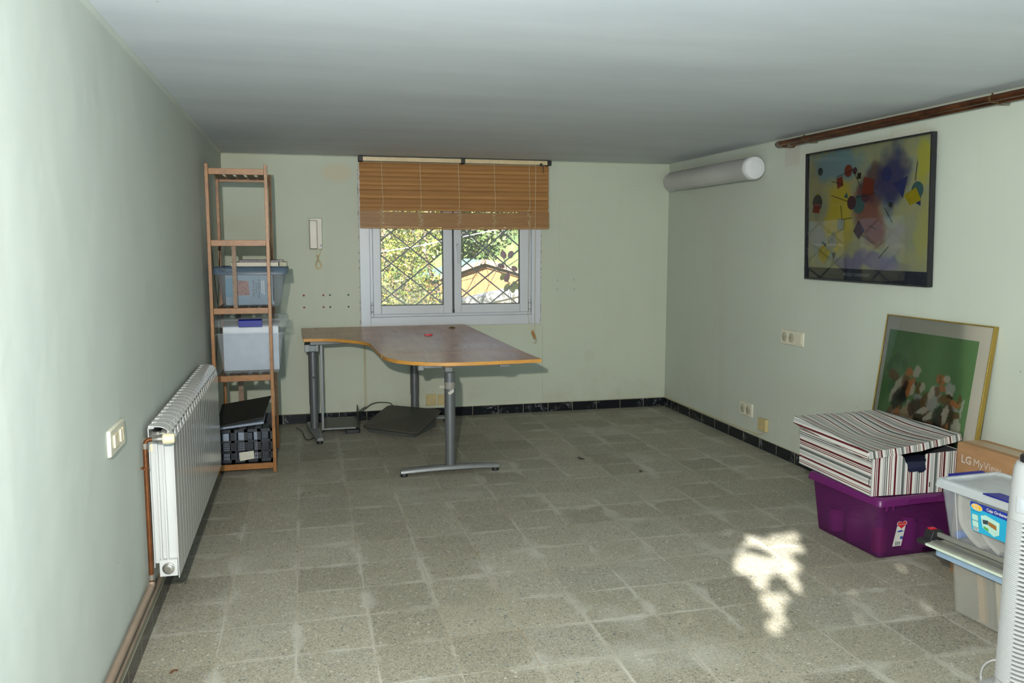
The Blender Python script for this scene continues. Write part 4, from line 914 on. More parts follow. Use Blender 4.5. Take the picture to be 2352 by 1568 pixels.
for i in range(len(cp)-1):
    tdir = (cp[i+1]-cp[i]).normalized(); s_ = tdir.cross(Vector((0,1,0))).normalized(); w = s_.cross(tdir)
    amp = .0052 if 26 < i < len(cp)-30 else .0005
    for q in range(3):
        a = (i*3+q)*1.35; hel.append(cp[i].lerp(cp[i+1], q/3) + s_*(amp*math.cos(a)) + w*(amp*math.sin(a)))
MB().tube(hel, .0021, 5).done('curly_cord', m_cream, ip)
# wall plugs
m_pr = plain('red_wall_plug', (.20, .01, .015), .5); m_pg = plain('green_wall_plug', (.01, .07, .05), .5)
rows = (('upper', 1.130), ('lower', 1.025)); cols_ = ((-.008, m_pr, 'leftmost red'), (.158, m_pr, 'second red'), (.214, m_pg, 'left green'), (.373, m_pg, 'right green'))
for rn, zz in rows:
    for xx, mm, nm in cols_:
        b = MB(); b.lathe((xx, D-.0003, zz), (0, -.0035, 0), [(.0085, 0), (.0085, .8), (.006, 1)], 12)
        tag(b.done('wall_plug', mm), '%s wall plug of the %s row beside the window' % (nm, rn), 'wall plug', 'wall plugs left of the window')
# cables on the back wall
m_pcab = plain('painted_flat_cable', (.48, .42, .28), .6)
b = MB(); b.tube(smooth_path([(.503, D-.005, .80), (.500, D-.005, .5), (.498, D-.005, .3), (.497, D-.005, .105)], 4), .0042, 6); b.tube(smooth_path([(.514, D-.005, .80), (.512, D-.005, .5), (.512, D-.005, .22), (.520, D-.005, .10)], 4), .0042, 6)
tag(b.done('wall_cable', m_pcab), 'pair of cream cables dropping down the wall below window', 'cable')
tag(MB().tube(smooth_path([(2.156, D-.0035, .815), (2.157, D-.0035, .5), (2.158, D-.0035, .16), (2.163, D-.0035, .115), (2.19, D-.0035, .100), (2.6, D-.0035, .0945), (3.39, D-.0035, .093)], 6), .003, 6).done('thin_cable', m_wallsame), 'thin painted cable from window corner to the skirting', 'cable')

# ------------------------------------------------------------------ tube lamp on the right wall
lm = thing('tube_lamp', 'grey frosted tubular wall lamp high on the right wall', 'lamp', (XR-.05, 6.5, 2.14))
t = NT('frosted_diffuser'); m_diff = t.set(color=t.ramp(t.noise(t.tc(), 2, 3), [(.35, (.40, .40, .385)), (.65, (.47, .47, .455))]), rough=.32)
m_capw = plain('white_end_cap', (.60, .61, .62), .25, var=.02)
ly0, ly1, lx, lz, lr = 5.80, 7.235, XR-.092, 2.146, .086
b = MB(); b.lathe((lx, ly0, lz), (0, ly1-ly0, 0), [(lr, 0), (lr, 1)], 36); b.done('diffuser_tube', m_diff, lm)
b = MB(); b.lathe((lx, ly0+.012, lz), (0, -.050, 0), [(lr+.003, 0), (lr+.003, .5), (lr-.006, .8), (lr-.03, .95), (lr-.06, 1)], 36); b.done('end_cap', m_capw, lm)
b = MB(); b.lathe((lx, ly1-.012, lz), (0, .03, 0), [(lr+.003, 0), (lr+.003, .7), (lr-.015, 1)], 36); b.done('end_cap', m_diff, lm)
b = MB(); b.box(lx+lr-.02, XR-.0005, ly0+.05, ly1-.05, lz-.04, lz+.04); b.done('wall_mount', m_capw, lm)

# ------------------------------------------------------------------ copper pipes under the ceiling
t = NT('tarnished_copper'); P = t.tc(); m_cop2 = t.set(color=t.ramp(t.noise(t.mapv(P, (3,1,3)), 9, 5, .6), [(.3, (.05, .018, .009)), (.55, (.12, .042, .016)), (.8, (.20, .085, .032))]), rough=.30, metal=.6)
m_brass = plain('old_brass', (.16, .12, .05), .4, .6)
def rpipe(label, x, z, yend, r):
    o = thing('copper_pipe', label, 'pipe', (x, 3, z)); b = MB()
    pts = [(x, YF+.01, z+.004), (x, 2.0, z+.002), (x, yend-.04, z), (x+.002, yend-.018, z-.001), (x+.010, yend-.005, z-.002), (x+.022, yend, z-.003), (XR-.003, yend, z-.003)]
    b.tube(smooth_path(pts, 5), r, 16); b.done('copper_tube', m_cop2, o)
    b = MB(); b.cyl((x, yend-.060, z), (x, yend-.035, z), r+.0025, seg=16); b.cyl((x+.022, yend, z-.003), (x+.038, yend, z-.003), r+.0025, seg=16); b.done('elbow_joint', m_solder, o)
    for yy in (5.12, 3.52, 1.6):
        b = MB(); b.cyl((x, yy, z), (x, yy+.010, z), r+.0018, seg=14); b.bar((x, yy+.005, z-r-.001), (XR, yy+.005, z-r-.001), .008, .003); b.box(x-.003, x+.003, yy+.002, yy+.009, z+r, z+r+.010); b.done('pipe_clip', m_brass, o)
    return o
rpipe('outer copper pipe running below the ceiling edge, right wall', 3.300, 2.283, 5.475, .0175)
rpipe('inner copper pipe closer to the wall under the ceiling', 3.345, 2.272, 5.405, .0145)

# ------------------------------------------------------------------ framed abstract poster on the right wall
m_frame = plain('black_frame_lacquer', (.010, .011, .014), .25)
def glassy(name):
    t = NT(name); t.set(color=(0, 0, 0), rough=.04, spec=.5); tr = t.n.new('ShaderNodeBsdfTransparent'); g = t.n.new('ShaderNodeBsdfGlossy'); g.inputs['Roughness'].default_value = .03
    fr = t.n.new('ShaderNodeFresnel'); fr.inputs[0].default_value = 1.4; mx = t.n.new('ShaderNodeMixShader'); t.l.new(fr.outputs[0], mx.inputs[0]); t.l.new(tr.outputs[0], mx.inputs[1]); t.l.new(g.outputs[0], mx.inputs[2]); t.l.new(mx.outputs[0], t.out.inputs[0]); return t.m
m_pglass = glassy('picture_glass')
PA = Vector((3.382, 5.155, 1.337)); PU = Vector((0, -1, 0)); PV = Vector((-.0265, 0, .846)).normalized(); PN = PU.cross(PV).normalized()   # PN points into the room
if PN.x > 0: PN = -PN
def PP(u, v, k=0.0): return PA + PU*u + PV*v + PN*k
PW, PH = 1.190, .848
po = thing('framed_poster', 'large black-framed abstract poster in yellow, blue and red', 'poster', (3.39, 4.56, 1.337))
def frame4(b, F, W_, H_, w, k0, k1):
    for (u0, u1, v0, v1) in ((0, w, 0, H_), (W_-w, W_, 0, H_), (w, W_-w, 0, w), (w, W_-w, H_-w, H_)):
        b.loft([[F(u, v, k) for u, v in ((u0, v0), (u1, v0), (u1, v1), (u0, v1))] for k in (k0, k1)])
b = MB(); frame4(b, PP, PW, PH, .010, -.012, .020); b.done('frame', m_frame, po)
b = MB(); b.loft([[PP(u, v, k) for u, v in ((.011, .011), (PW-.011, .011), (PW-.011, PH-.011), (.011, PH-.011))] for k in (-.008, -.005)]); b.done('backing', m_frame, po)
t = NT('abstract_colours'); P = t.geo('Position'); x, y, z = t.xyz(P); wx = t.ma('MULTIPLY', t.ma('SUBTRACT', t.noise(P, 3.5, 3), .5), .35); wz = t.ma('MULTIPLY', t.ma('SUBTRACT', t.noise(t.mapv(P, (1,1,1), (7,3,5)), 4, 3), .5), .3)
yy = t.ma('ADD', y, wx); zz = t.ma('ADD', z, wz)
c = t.ramp(t.noise(P, 4.5, 4, .6), [(.32, (.50, .54, .38)), (.5, (.62, .60, .34)), (.68, (.38, .54, .58))])
for (cy, cz, ry, rz_, col, s_) in ((4.85, 2.08, .30, .16, (.26, .50, .64), .85), (4.80, 1.75, .18, .26, (.85, .68, .06), .9), (5.02, 1.60, .12, .22, (.62, .58, .42), .8), (4.52, 1.74, .17, .22, (.36, .10, .10), .85), (4.47, 1.92, .14, .15, (.12, .05, .09), .85), (4.30, 1.95, .17, .22, (.04, .06, .24), .95), (4.05, 2.05, .08, .20, (.74, .70, .06), .8), (4.05, 1.65, .10, .22, (.66, .63, .20), .8), (4.50, 1.46, .42, .08, (.30, .27, .52), .85), (4.95, 1.50, .22, .08, (.42, .56, .60), .7), (4.30, 1.60, .14, .12, (.56, .52, .54), .7)):
    c = t.mix(t.ma('MULTIPLY', blot(t, yy, zz, cy, cz, ry, rz_), s_), c, col)
m_abs = t.set(color=c, rough=.6)
b = MB(); b.poly([PP(u, v, -.0040) for u, v in ((.010, .010), (PW-.010, .010), (PW-.010, PH-.010), (.010, PH-.010))]); b.done('abstract_print', m_abs, po, fix=False)
def flat(bb, pts, k, mi, F): bb.poly([F(u, v, k) for u, v in pts], mi)
def ell(cu, cv, ru, rv, n=24, a0=0): return [(cu+ru*math.cos(2*PI*i/n)*math.cos(a0)-rv*math.sin(2*PI*i/n)*math.sin(a0), cv+ru*math.cos(2*PI*i/n)*math.sin(a0)+rv*math.sin(2*PI*i/n)*math.cos(a0)) for i in range(n)]
pcols = [plain('print_'+n_, c_, .6, var=.12, scale=20) for n_, c_ in (('black', (.02, .02, .02)), ('slate', (.06, .09, .10)), ('yellow', (.60, .48, .02)), ('plum', (.10, .04, .08)), ('red', (.30, .05, .03)), ('blue', (.03, .06, .26)), ('pink', (.45, .22, .22)), ('pale', (.50, .50, .36)), ('teal', (.07, .20, .22)))]
b = MB(); rp_ = random.Random(11); k = -.0036
for q_ in range(30):
    cu = rp_.uniform(.10, 1.08); cv_ = rp_.uniform(.16, .74); rr_ = rp_.uniform(.015, .062)
    pal = (2, 7, 4, 1) if cu < .42 else (3, 4, 6, 8, 0) if cu < .78 else (5, 1, 5, 2, 8); mi = rp_.choice(pal)
    if q_ % 3 == 0: pts = ell(cu, cv_, rr_, rr_)
    else:
        n_ = rp_.choice((3, 4, 4)); a0 = rp_.uniform(0, 6.28); pts = [(cu + rr_*rp_.uniform(.8, 1.4)*math.cos(a0+2*PI*i/n_), cv_ + rr_*rp_.uniform(.8, 1.4)*math.sin(a0+2*PI*i/n_)) for i in range(n_)]
    pts = [(min(max(u, .02), PW-.02), min(max(v, .09), PH-.02)) for u, v in pts]
    flat(b, pts, k, mi, PP); k += .00008
def stroke(pts, w, mi):
    global k
    P_ = smooth_path([(u, v, 0) for u, v in pts], 6) if len(pts) > 2 else [Vector((u, v, 0)) for u, v in pts]
    for i in range(len(P_)-1):
        d = (P_[i+1]-P_[i]).normalized(); n_ = Vector((-d.y, d.x, 0))*(w/2); b.poly([PP(q.x, q.y, k) for q in (P_[i]-n_, P_[i+1]-n_, P_[i+1]+n_, P_[i]+n_)], mi)
    k += .0001
for q_ in range(12):
    a0 = rp_.uniform(0, 3.1); cu = rp_.uniform(.12, 1.05); cv_ = rp_.uniform(.18, .7); L0 = rp_.uniform(.03, .10)
    stroke([(cu-L0*math.cos(a0), cv_-L0*math.sin(a0)*.8), (cu+L0*math.cos(a0), cv_+L0*math.sin(a0)*.8)], .004, 0)
b.done('printed_shapes', pcols, po, smooth=False, fix=False)
m_band = plain('navy_band', (.020, .030, .065), .5); b = MB(); flat(b, ((.010, .010), (PW-.010, .010), (PW-.010, .082), (.010, .082)), -.0005, 0, PP); b.done('title_band', m_band, po, fix=False)
m_title = plain('pale_title_ink', (.50, .52, .55), .5)
text_obj('title_text', 'WASSILY KANDINSKY', .030, frame_M(PP(.405, .035, .0002), PU, PV), m_title, po, .0002, sx=.82, spacing=1.12)
b = MB(); b.poly([PP(u, v, .004) for u, v in ((.009, .009), (PW-.009, .009), (PW-.009, PH-.009), (.009, PH-.009))]); b.done('glass', m_pglass, po, fix=False)

# ------------------------------------------------------------------ gold framed horse racing print leaning on the wall
GH = 1.166; GW = .808
GA = Vector((3.232, 4.304, .004)); GV = Vector((.145, 0, 1.157)).normalized(); GU = Vector((0, -1, 0)); GN = GU.cross(GV).normalized()
if GN.x > 0: GN = -GN
def GP(u, v, k=0.0): return GA + GU*u + GV*v + GN*k
m_gold = plain('brushed_gold', (.36, .25, .055), .32, .6, var=.04, scale=6); m_mat = plain('cream_mount', (.50, .48, .41), .8, var=.03, scale=4)
hp_ = thing('framed_print', 'gold-framed print of racing horses leaning against the right wall', 'picture', (3.25, 3.9, 0))
b = MB(); frame4(b, GP, GW, GH, .007, -.028, .0); b.done('frame', m_gold, hp_, bevel=.001)
b = MB(); b.loft([[GP(u, v, k_) for u, v in ((.008, .008), (GW-.008, .008), (GW-.008, GH-.008), (.008, GH-.008))] for k_ in (-.020, -.006)]); b.done('mount_board', m_mat, hp_)
def cv(px, py):       # from the print's own proportions to board coordinates
    a = px-260; c_ = py-198; det = 762*692+117*120; U_ = (a*692+120*c_)/det; V_ = (762*c_-117*a)/det
    return (.040+.682*U_, 1.080-.492*V_)
PC = dict(dg=(.055, .10, .05), um=(.055, .025, .012), orr=(.46, .16, .05), cr=(.56, .50, .40), br=(.17, .085, .03), tn=(.42, .28, .17), gw=(.44, .42, .39), bl=(.016, .010, .006))
STROKES = [(335,445,34,50,0,'dg'),(400,490,30,52,0,'dg'),(265,500,30,60,.5,'dg'),(300,590,60,50,.4,'br'),(285,680,28,66,.4,'dg'),
 (330,700,40,130,.5,'cr'),(300,930,75,80,.2,'tn'),(350,780,60,130,.55,'bl'),(420,640,48,60,.1,'br'),(400,720,34,110,.3,'bl'),(445,556,38,34,0,'orr'),(512,556,32,54,.35,'cr'),(470,640,40,40,0,'orr'),(445,700,30,60,.3,'orr'),(478,690,18,56,.3,'cr'),(440,815,24,46,0,'cr'),(530,690,24,52,.3,'br'),(560,680,20,44,.2,'cr'),(520,765,42,38,0,'gw'),(505,650,14,26,0,'um'),
 (520,880,110,120,.2,'um'),(600,800,60,90,0,'br'),(420,900,60,70,.3,'tn'),(370,960,50,50,0,'cr'),(480,1000,110,70,0,'bl'),(620,1000,120,80,0,'um'),(560,860,60,24,-.5,'cr'),(660,760,55,110,.25,'gw'),(640,720,20,60,.2,'cr'),(620,900,60,30,-.4,'cr'),(690,700,30,40,.2,'br'),
 (722,610,42,42,0,'orr'),(712,612,9,38,0,'br'),(772,602,26,24,0,'cr'),(738,676,36,24,0,'orr'),(798,672,42,52,0,'gw'),(790,715,34,16,0,'cr'),(760,765,64,44,0,'br'),(790,740,30,18,0,'um'),(834,790,46,34,0,'orr'),(822,832,50,18,.1,'gw'),(838,882,36,28,0,'br'),(834,955,42,62,0,'cr'),(868,745,12,40,0,'br'),(885,820,8,80,0,'gw'),
 (690,905,50,100,.1,'bl'),(760,900,60,120,.1,'um'),(752,880,28,84,.08,'cr'),(765,985,14,60,.15,'orr'),(728,1000,24,66,.2,'br'),(590,965,60,24,-.4,'br'),(460,860,34,46,.5,'um'),(700,1060,130,60,0,'um'),(330,900,30,70,.3,'orr'),(250,900,24,50,.2,'br'),(640,1180,200,140,0,'um'),(780,1180,60,120,.1,'br')]
t = NT('racing_painting'); P = t.geo('Position'); x, y, z = t.xyz(P)
wn = t.xyz(t.noise(P, 22, 4, .65, 'Color')); wn2 = t.xyz(t.noise(P, 75, 3, .6, 'Color'))
uu = t.ma('ADD', t.ma('SUBTRACT', 4.304, y), t.ma('ADD', t.ma('MULTIPLY', t.ma('SUBTRACT', wn[0], .5), .045), t.ma('MULTIPLY', t.ma('SUBTRACT', wn2[0], .5), .016)))
vv = t.ma('ADD', t.ma('MULTIPLY', t.ma('SUBTRACT', z, .004), 1.0078), t.ma('ADD', t.ma('MULTIPLY', t.ma('SUBTRACT', wn[1], .5), .06), t.ma('MULTIPLY', t.ma('SUBTRACT', wn2[1], .5), .022)))
c = t.ramp(t.noise(t.mapv(P, (1, 2, 1)), 2, 4, .5), [(.3, (.085, .19, .065)), (.7, (.15, .28, .115))])
for (px_c, py_c, rx_c, ry_c, ang_c, col_c) in STROKES:
    cu_, cv_ = cv(px_c, py_c); ru_ = rx_c*.682/762; rv_ = ry_c*.492/692; ca_, sa_ = math.cos(ang_c), math.sin(ang_c)
    du = t.ma('SUBTRACT', uu, cu_); dv = t.ma('SUBTRACT', vv, cv_)
    a_ = t.ma('DIVIDE', t.ma('ADD', t.ma('MULTIPLY', du, ca_), t.ma('MULTIPLY', dv, -sa_)), ru_); b_ = t.ma('DIVIDE', t.ma('ADD', t.ma('MULTIPLY', du, sa_), t.ma('MULTIPLY', dv, ca_)), rv_)
    d_ = t.ma('ADD', t.ma('MULTIPLY', a_, a_), t.ma('MULTIPLY', b_, b_))
    c = t.mix(t.ma('MULTIPLY', t.ma('SUBTRACT', 1.0, t.sm(d_, .55, 1.25)), .45 if col_c == 'dg' else .78 if col_c in ('cr', 'gw') else .88), c, PC[col_c])
m_green = t.set(color=c, rough=.6)
def flat(bb, pts, k, mi, F): bb.poly([F(u, v, k) for u, v in pts], mi)
b = MB(); flat(b, ((.040, .085), (.722, .085), (.722, 1.080), (.040, 1.080)), -.0056, 0, GP); b.done('racing_image', m_green, hp_, fix=False)
b = MB(); b.poly([GP(u, v, -.002) for u, v in ((.006, .006), (GW-.006, .006), (GW-.006, GH-.006), (.006, GH-.006))]); b.done('glass', m_pglass, hp_, fix=False)

# ------------------------------------------------------------------ purple box with its jars
def mkT(ox, oy, ang, flip=1):
    ca, sa = math.cos(ang), math.sin(ang)
    return lambda x, y, z: (ox + ca*x - sa*y, oy + sa*x + ca*y, z)
TP = mkT(2.720, 3.455, .05)
pb = thing('storage_box', 'purple translucent storage box on floor under the striped box', 'storage box', TP(.26, .28, 0))
tub('box_body', m_purple, pb, .014, .506, .006, .546, .001, .300, .028, .03, TP)
lid('lid', m_purplelid, pb, -.006, .526, -.014, .566, .285, .325, .03, TP)
b = MB(); b.box(.15, .34, -.020, -.0145, .288, .318, 0, TP); b.done('lid_tab', m_purplelid, pb, bevel=.002)
for xa in (.035, .075):
    b = MB(); b.box(xa, xa+.012, -.010, -.0075, .262, .286, 0, TP); b.done('lid_catch', m_purplelid, pb)
def FL(xx, zz): 
    f_ = .006+.028*(1-(zz-.011)/.28); return Vector(TP(xx, f_-.0022, zz))
m_tag = plain('white_label', (.56, .56, .52), .4); m_heart = plain('red_heart', (.50, .015, .02), .4); m_lblue = plain('label_navy', (.02, .07, .30), .4)
b = MB(); b.poly([FL(.118, .062), FL(.172, .062), FL(.184, .168), FL(.132, .168)]); b.done('product_label', m_tag, pb, fix=False)
hpnts = []
for i in range(28):
    a = 2*PI*i/28; hx = 16*math.sin(a)**3; hy = 13*math.cos(a)-5*math.cos(2*a)-2*math.cos(3*a)-math.cos(4*a); hpnts.append((.160+hx*.0017, .176+hy*.0014))
hw = [(.160+(u-.160)*1.14, .176+(v-.176)*1.14) for u, v in hpnts]
off = Vector(TP(0, -.0004, 0))-Vector(TP(0, 0, 0))
b = MB(); b.poly([FL(u, v)+off for u, v in hw]); b.done('heart_border', m_tag, pb, fix=False)
b = MB(); b.poly([FL(u, v)+off*2 for u, v in hpnts]); b.done('heart_label', m_heart, pb, fix=False)
ex_ = Vector(TP(1,0,0))-Vector(TP(0,0,0)); upv = (FL(.16, .2)-FL(.16, .1))
text_obj('heart_text', 'Queen Box', .0095, frame_M(FL(.140, .1755)+off*3, ex_, upv), m_tag, pb, .0001)
b = MB(); b.poly([FL(.133, .141)+off, FL(.150, .135)+off, FL(.177, .140)+off, FL(.160, .148)+off]); b.poly([FL(.160, .098)+off, FL(.176, .098)+off, FL(.176, .112)+off, FL(.160, .112)+off]); b.done('label_picture', m_lblue, pb, fix=False)
b = MB()
for q in range(9): w = .0015 if q % 3 else .0028; b.poly([FL(.134+q*.0038, .066)+off, FL(.134+q*.0038+w, .066)+off, FL(.134+q*.0038+w, .086)+off, FL(.134+q*.0038, .086)+off])
b.done('barcode', m_ink, pb, fix=False)
m_jar = plain('cloudy_jar_glass', (.26, .20, .24), .2); m_or = plain('orange_jar', (.50, .16, .04), .4); m_cup = plain('pale_cup', (.62, .52, .56), .4); m_jl = plain('jar_lid', (.10, .08, .10), .4)
def jar(x, y, r, h, mb, ml, label):
    o = thing('jar', label, 'jar', TP(x, y, .014)); c_ = TP(x, y, .0145); b = MB(); b.lathe(c_, (0, 0, h), [(r*.85, 0), (r, .06), (r, .8), (r*.8, .88), (r*.8, 1)], 20); b.done('jar_body', mb, o)
    b = MB(); b.lathe((c_[0], c_[1], .015+h), (0, 0, .018), [(r*.88, 0), (r*.9, .5), (r*.86, 1)], 20); b.done('jar_lid', ml, o)
jar(.10, .10, .038, .13, m_or, m_jl, 'orange jar near the front left corner inside the purple box'); jar(.27, .10, .042, .17, m_cup, m_jl, 'pale tall jar behind the heart label inside the purple box'); jar(.39, .105, .042, .15, m_jar, m_jl, 'grey jar at the right end inside the purple box')
jar(.095, .27, .046, .16, m_jar, m_jl, 'wide grey jar halfway along the left side of purple box'); jar(.105, .435, .040, .12, m_cup, m_jl, 'pale squat jar at the far left inside the purple box'); jar(.19, .20, .034, .11, m_or, m_jl, 'small orange jar in the middle of the purple box')

# ------------------------------------------------------------------ striped cardboard box with loose lid
t = NT('striped_cardboard'); P = t.tc(); x, y, z = t.xyz(P); nx = t.xyz(t.geo('Normal'))[0]
side = t.ma('GREATER_THAN', t.ma('ABSOLUTE', nx), .75); q = t.ma('ADD', t.ma('MULTIPLY', side, z), t.ma('MULTIPLY', t.ma('SUBTRACT', 1.0, side), x))
f_ = t.ma('FRACT', t.ma('DIVIDE', t.ma('ADD', q, 2.0), .185)); W_, G_, R_, L_ = (.58, .58, .54), (.10, .115, .11), (.095, .008, .016), (.40, .40, .40)
st = [(0, W_), (.04, R_), (.10, W_), (.15, L_), (.24, W_), (.27, G_), (.35, L_), (.38, W_), (.44, R_), (.465, W_), (.49, R_), (.515, W_), (.54, R_), (.60, W_), (.68, L_), (.75, G_), (.775, W_), (.80, G_), (.83, W_), (.88, R_), (.905, W_), (.935, R_), (.955, W_)]
m_stripe = t.set(color=t.ramp(f_, st, True), rough=.38)
m_inner = plain('charcoal_liner', (.035, .036, .042), .6); m_kraft = plain('torn_card_edge', (.30, .22, .14), .9)
TS = mkT(2.703, 3.500, -.035); SZ0 = .3265
sb = thing('striped_box', 'cardboard box striped red, grey and white with torn handle hole', 'box', TS(.26, .33, SZ0)); BW, BL, BH = .525, .655, .205
b = MB(); b.box(0, .004, 0, BL, SZ0, SZ0+BH, 0, TS); b.box(BW-.004, BW, 0, BL, SZ0, SZ0+BH, 0, TS); b.box(.004, BW-.004, BL-.004, BL, SZ0, SZ0+BH, 0, TS); b.box(.004, BW-.004, .004, BL-.004, SZ0, SZ0+.004, 0, TS)
fp = [(.004, 0), (BW-.004, 0), (BW-.004, BH+.006), (.305, BH-.004), (.302, BH-.022), (.309, BH-.035), (.305, BH-.060), (.312, BH-.085), (.298, BH-.098), (.268, BH-.100), (.265, BH-.092), (.215, BH-.095), (.205, BH-.080), (.200, BH-.050), (.190, BH-.040), (.182, BH-.018), (.165, BH-.003), (.004, BH)]
b.prism(fp, lambda u, v: TS(u, 0, SZ0+v), lambda u, v: TS(u, .004, SZ0+v)); b.done('box_body', m_stripe, sb)
b = MB()
for x0, x1, y0, y1 in ((.0046, .0056, .005, BL-.005), (BW-.0056, BW-.0046, .005, BL-.005)): b.box(x0, x1, y0, y1, SZ0+.005, SZ0+BH-.003, 0, TS)
b.box(.006, BW-.006, BL-.006, BL-.005, SZ0+.005, SZ0+BH-.003, 0, TS); b.box(.006, BW-.006, .006, BL-.007, SZ0+.0045, SZ0+.006, 0, TS); b.done('liner', m_inner, sb)
b = MB(); b.box(.330, .336, -.0018, -.0002, SZ0+.03, SZ0+.055, 0, mkT(2.703, 3.500, -.035)); 
b.box(-.0018, -.0002, .010, .016, SZ0+.045, SZ0+.085, 0, TS); b.done('staple', m_chrome, sb)
# crumpled lid as a sagging grid with turned-down flaps
Ac, Bc, Cc, Dc = Vector((2.700, 4.175, .600)), Vector((3.245, 4.165, .610)), Vector((3.285, 3.575, .598)), Vector((2.665, 3.478, .561))
def LP(u, v):
    p = Dc*(1-u)*(1-v) + Cc*u*(1-v) + Bc*u*v + Ac*(1-u)*v
    sg = -.030*math.sin(PI*u)*math.sin(PI*min(1, v*1.1)) - .010*math.sin(PI*u)*(1-v) + .004*mnoise.noise(Vector((u*5, v*5, 1)))
    return p + Vector((0, 0, sg))
b = MB(); n = 16; G = [[b.bm.verts.new(LP(i/n, j/n)) for i in range(n+1)] for j in range(n+1)]
for j in range(n):
    for i in range(n): b.face([G[j][i], G[j][i+1], G[j+1][i+1], G[j+1][i]])
G2 = [[b.bm.verts.new(LP(i/n, j/n)-Vector((0,0,.0035))) for i in range(n+1)] for j in range(n+1)]
for j in range(n):
    for i in range(n): b.face([G2[j+1][i], G2[j+1][i+1], G2[j][i+1], G2[j][i]])
b.done('lid_top', m_stripe, sb, fix=False)
def flap(edge, drop, outd, name):
    b = MB(); R = []
    for i in range(n+1):
        p = edge(i/n); s_ = drop*(1+.12*mnoise.noise(Vector((i*.4, 3, 2)))); o_ = Vector(outd)
        R.append([p + o_*.001, p + o_*.010 - Vector((0,0,s_)), p + o_*.006 - Vector((0,0,s_)), p - o_*.003 - Vector((0,0,.004))])
    b.loft(R); return b.done(name, m_stripe, sb)
flap(lambda a: LP(0, a), .040, (-1, .03, 0), 'lid_flap'); flap(lambda a: LP(a, 0), .034, (.03, -1, 0), 'lid_flap'); flap(lambda a: LP(1, a), .034, (1, 0, 0), 'lid_flap'); flap(lambda a: LP(a, 1), .034, (0, 1, 0), 'lid_flap')
nv = thing('navy_case', 'navy blue case seen through the torn hole of the striped box', 'case', TS(.26, .28, SZ0+.01)); m_nav = plain('navy_fabric', (.012, .016, .045), .6, bump=.3)
b = MB(); b.loft([[TS(px, py, zz) for px, py in rrect(.06+s_, .44-s_, .045+s_, .50-s_, .03)] for zz, s_ in ((SZ0+.0065, .01), (SZ0+.02, 0), (SZ0+.12, 0), (SZ0+.145, .02))]); b.done('case_body', m_nav, nv)
b = MB(); b.box(.10, .40, .040, .0435, SZ0+.09, SZ0+.096, 0, TS); b.done('zip', m_black, nv)

# ------------------------------------------------------------------ monitor carton
t = NT('kraft_cardboard'); P = t.tc(); m_kr = t.set(color=t.ramp(t.noise(t.mapv(P, (1, 1, 6)), 5, 5, .6), [(.3, (.27, .145, .065)), (.7, (.34, .19, .09))]), rough=.75)
m_kprint = plain('grey_carton_print', (.42, .36, .32), .7)
lg = thing('monitor_carton', 'brown cardboard carton with LG MyView print against right wall', 'carton', (3.075, 2.93, 0))
LX0, LX1, LY0, LY1, LZ = 3.000, 3.158, 2.60, 3.283, .641
b = MB(); b.loft([[(px, py, zz) for px, py in rrect(LX0+s_, LX1-s_, LY0+s_, LY1-s_, .006, 2)] for zz, s_ in ((.001, .002), (.01, 0), (LZ-.006, 0), (LZ, .004))]); b.done('carton_body', m_kr, lg)
b = MB(); b.box(LX0+.04, LX0+.115, LY0+.006, LY1-.006, LZ+.0002, LZ+.0010); b.done('packing_tape', plain('brown_tape', (.33, .22, .12), .3), lg)
text_obj('carton_text', 'LG', .052, frame_M((LX0-.0004, 3.252, .549), (0, -1, 0), (0, 0, 1)), m_kprint, lg, .0002, bold=.0012)
text_obj('carton_text', 'MyView', .050, frame_M((LX0-.0004, 3.178, .549), (0, -1, 0), (0, 0, 1)), m_kprint, lg, .0002)
b = MB()
for k in range(13): 
    if k != 6: b.box(LX0+.052, LX0+.060, 3.18-k*.022, 3.195-k*.022, LZ+.0011, LZ+.0014)
b.done('top_print', m_kprint, lg)

# ------------------------------------------------------------------ stacked clear boxes at the right, with paper trimmer
def mkD(ox, oy, ang):      # local x runs to the right wall, local y runs towards the viewer
    ca, sa = math.cos(ang), math.sin(ang)
    return lambda x, y, z: (ox + ca*x + sa*y, oy + sa*x - ca*y, z)
T2 = mkD(2.600, 2.950, .075)
lb = thing('storage_box', 'milky storage box on floor with blue-grey lid, full of books', 'storage box', T2(.19, .3, 0))
tub('box_body', m_milky, lb, .052, .335, .040, .60, .001, .262, .016, .035, T2)
lid('lid', m_blid2, lb, 0, .362, 0, .625, .247, .286, .035, T2)
m_tan = plain('tan_book', (.42, .27, .13), .6); m_pale = plain('pale_book', (.52, .46, .36), .6); m_darkb = plain('charcoal_book', (.10, .10, .10), .6)
for k in range(9):
    y0 = .15 + k*.045; mm = (m_tan, m_darkb, m_pale, m_pale)[k % 4]; lean = .035
    b = MB(); P_ = [(y0+lean, .010), (y0+lean+.030, .010), (y0+.034, .215), (y0+.004, .222)]
    b.prism(P_, lambda u, v: T2(.085, u, v), lambda u, v: T2(.27, u, v))
    names = ['first slanted tan book at the far end of the lower clear box', 'charcoal book second from the far end of lower box', 'pale book third from the far end of lower box', 'pale book fourth from the far end of lower box', 'fifth book from the far end, tan, in the lower box', 'sixth book from the far end, charcoal, in the lower box', 'seventh book from the far end in the lower box', 'eighth book from the far end in the lower box', 'nearest book in the lower milky box']
    tag(b.done('book', mm, bevel=.002), names[k], 'book', 'books standing in the lower box')
TT_ = mkD(2.566, 2.985, .085); tz = .2864
pt = thing('paper_trimmer', 'long grey paper trimmer with black end lying on the blue-grey lid', 'paper trimmer', TT_(.1, .28, tz))
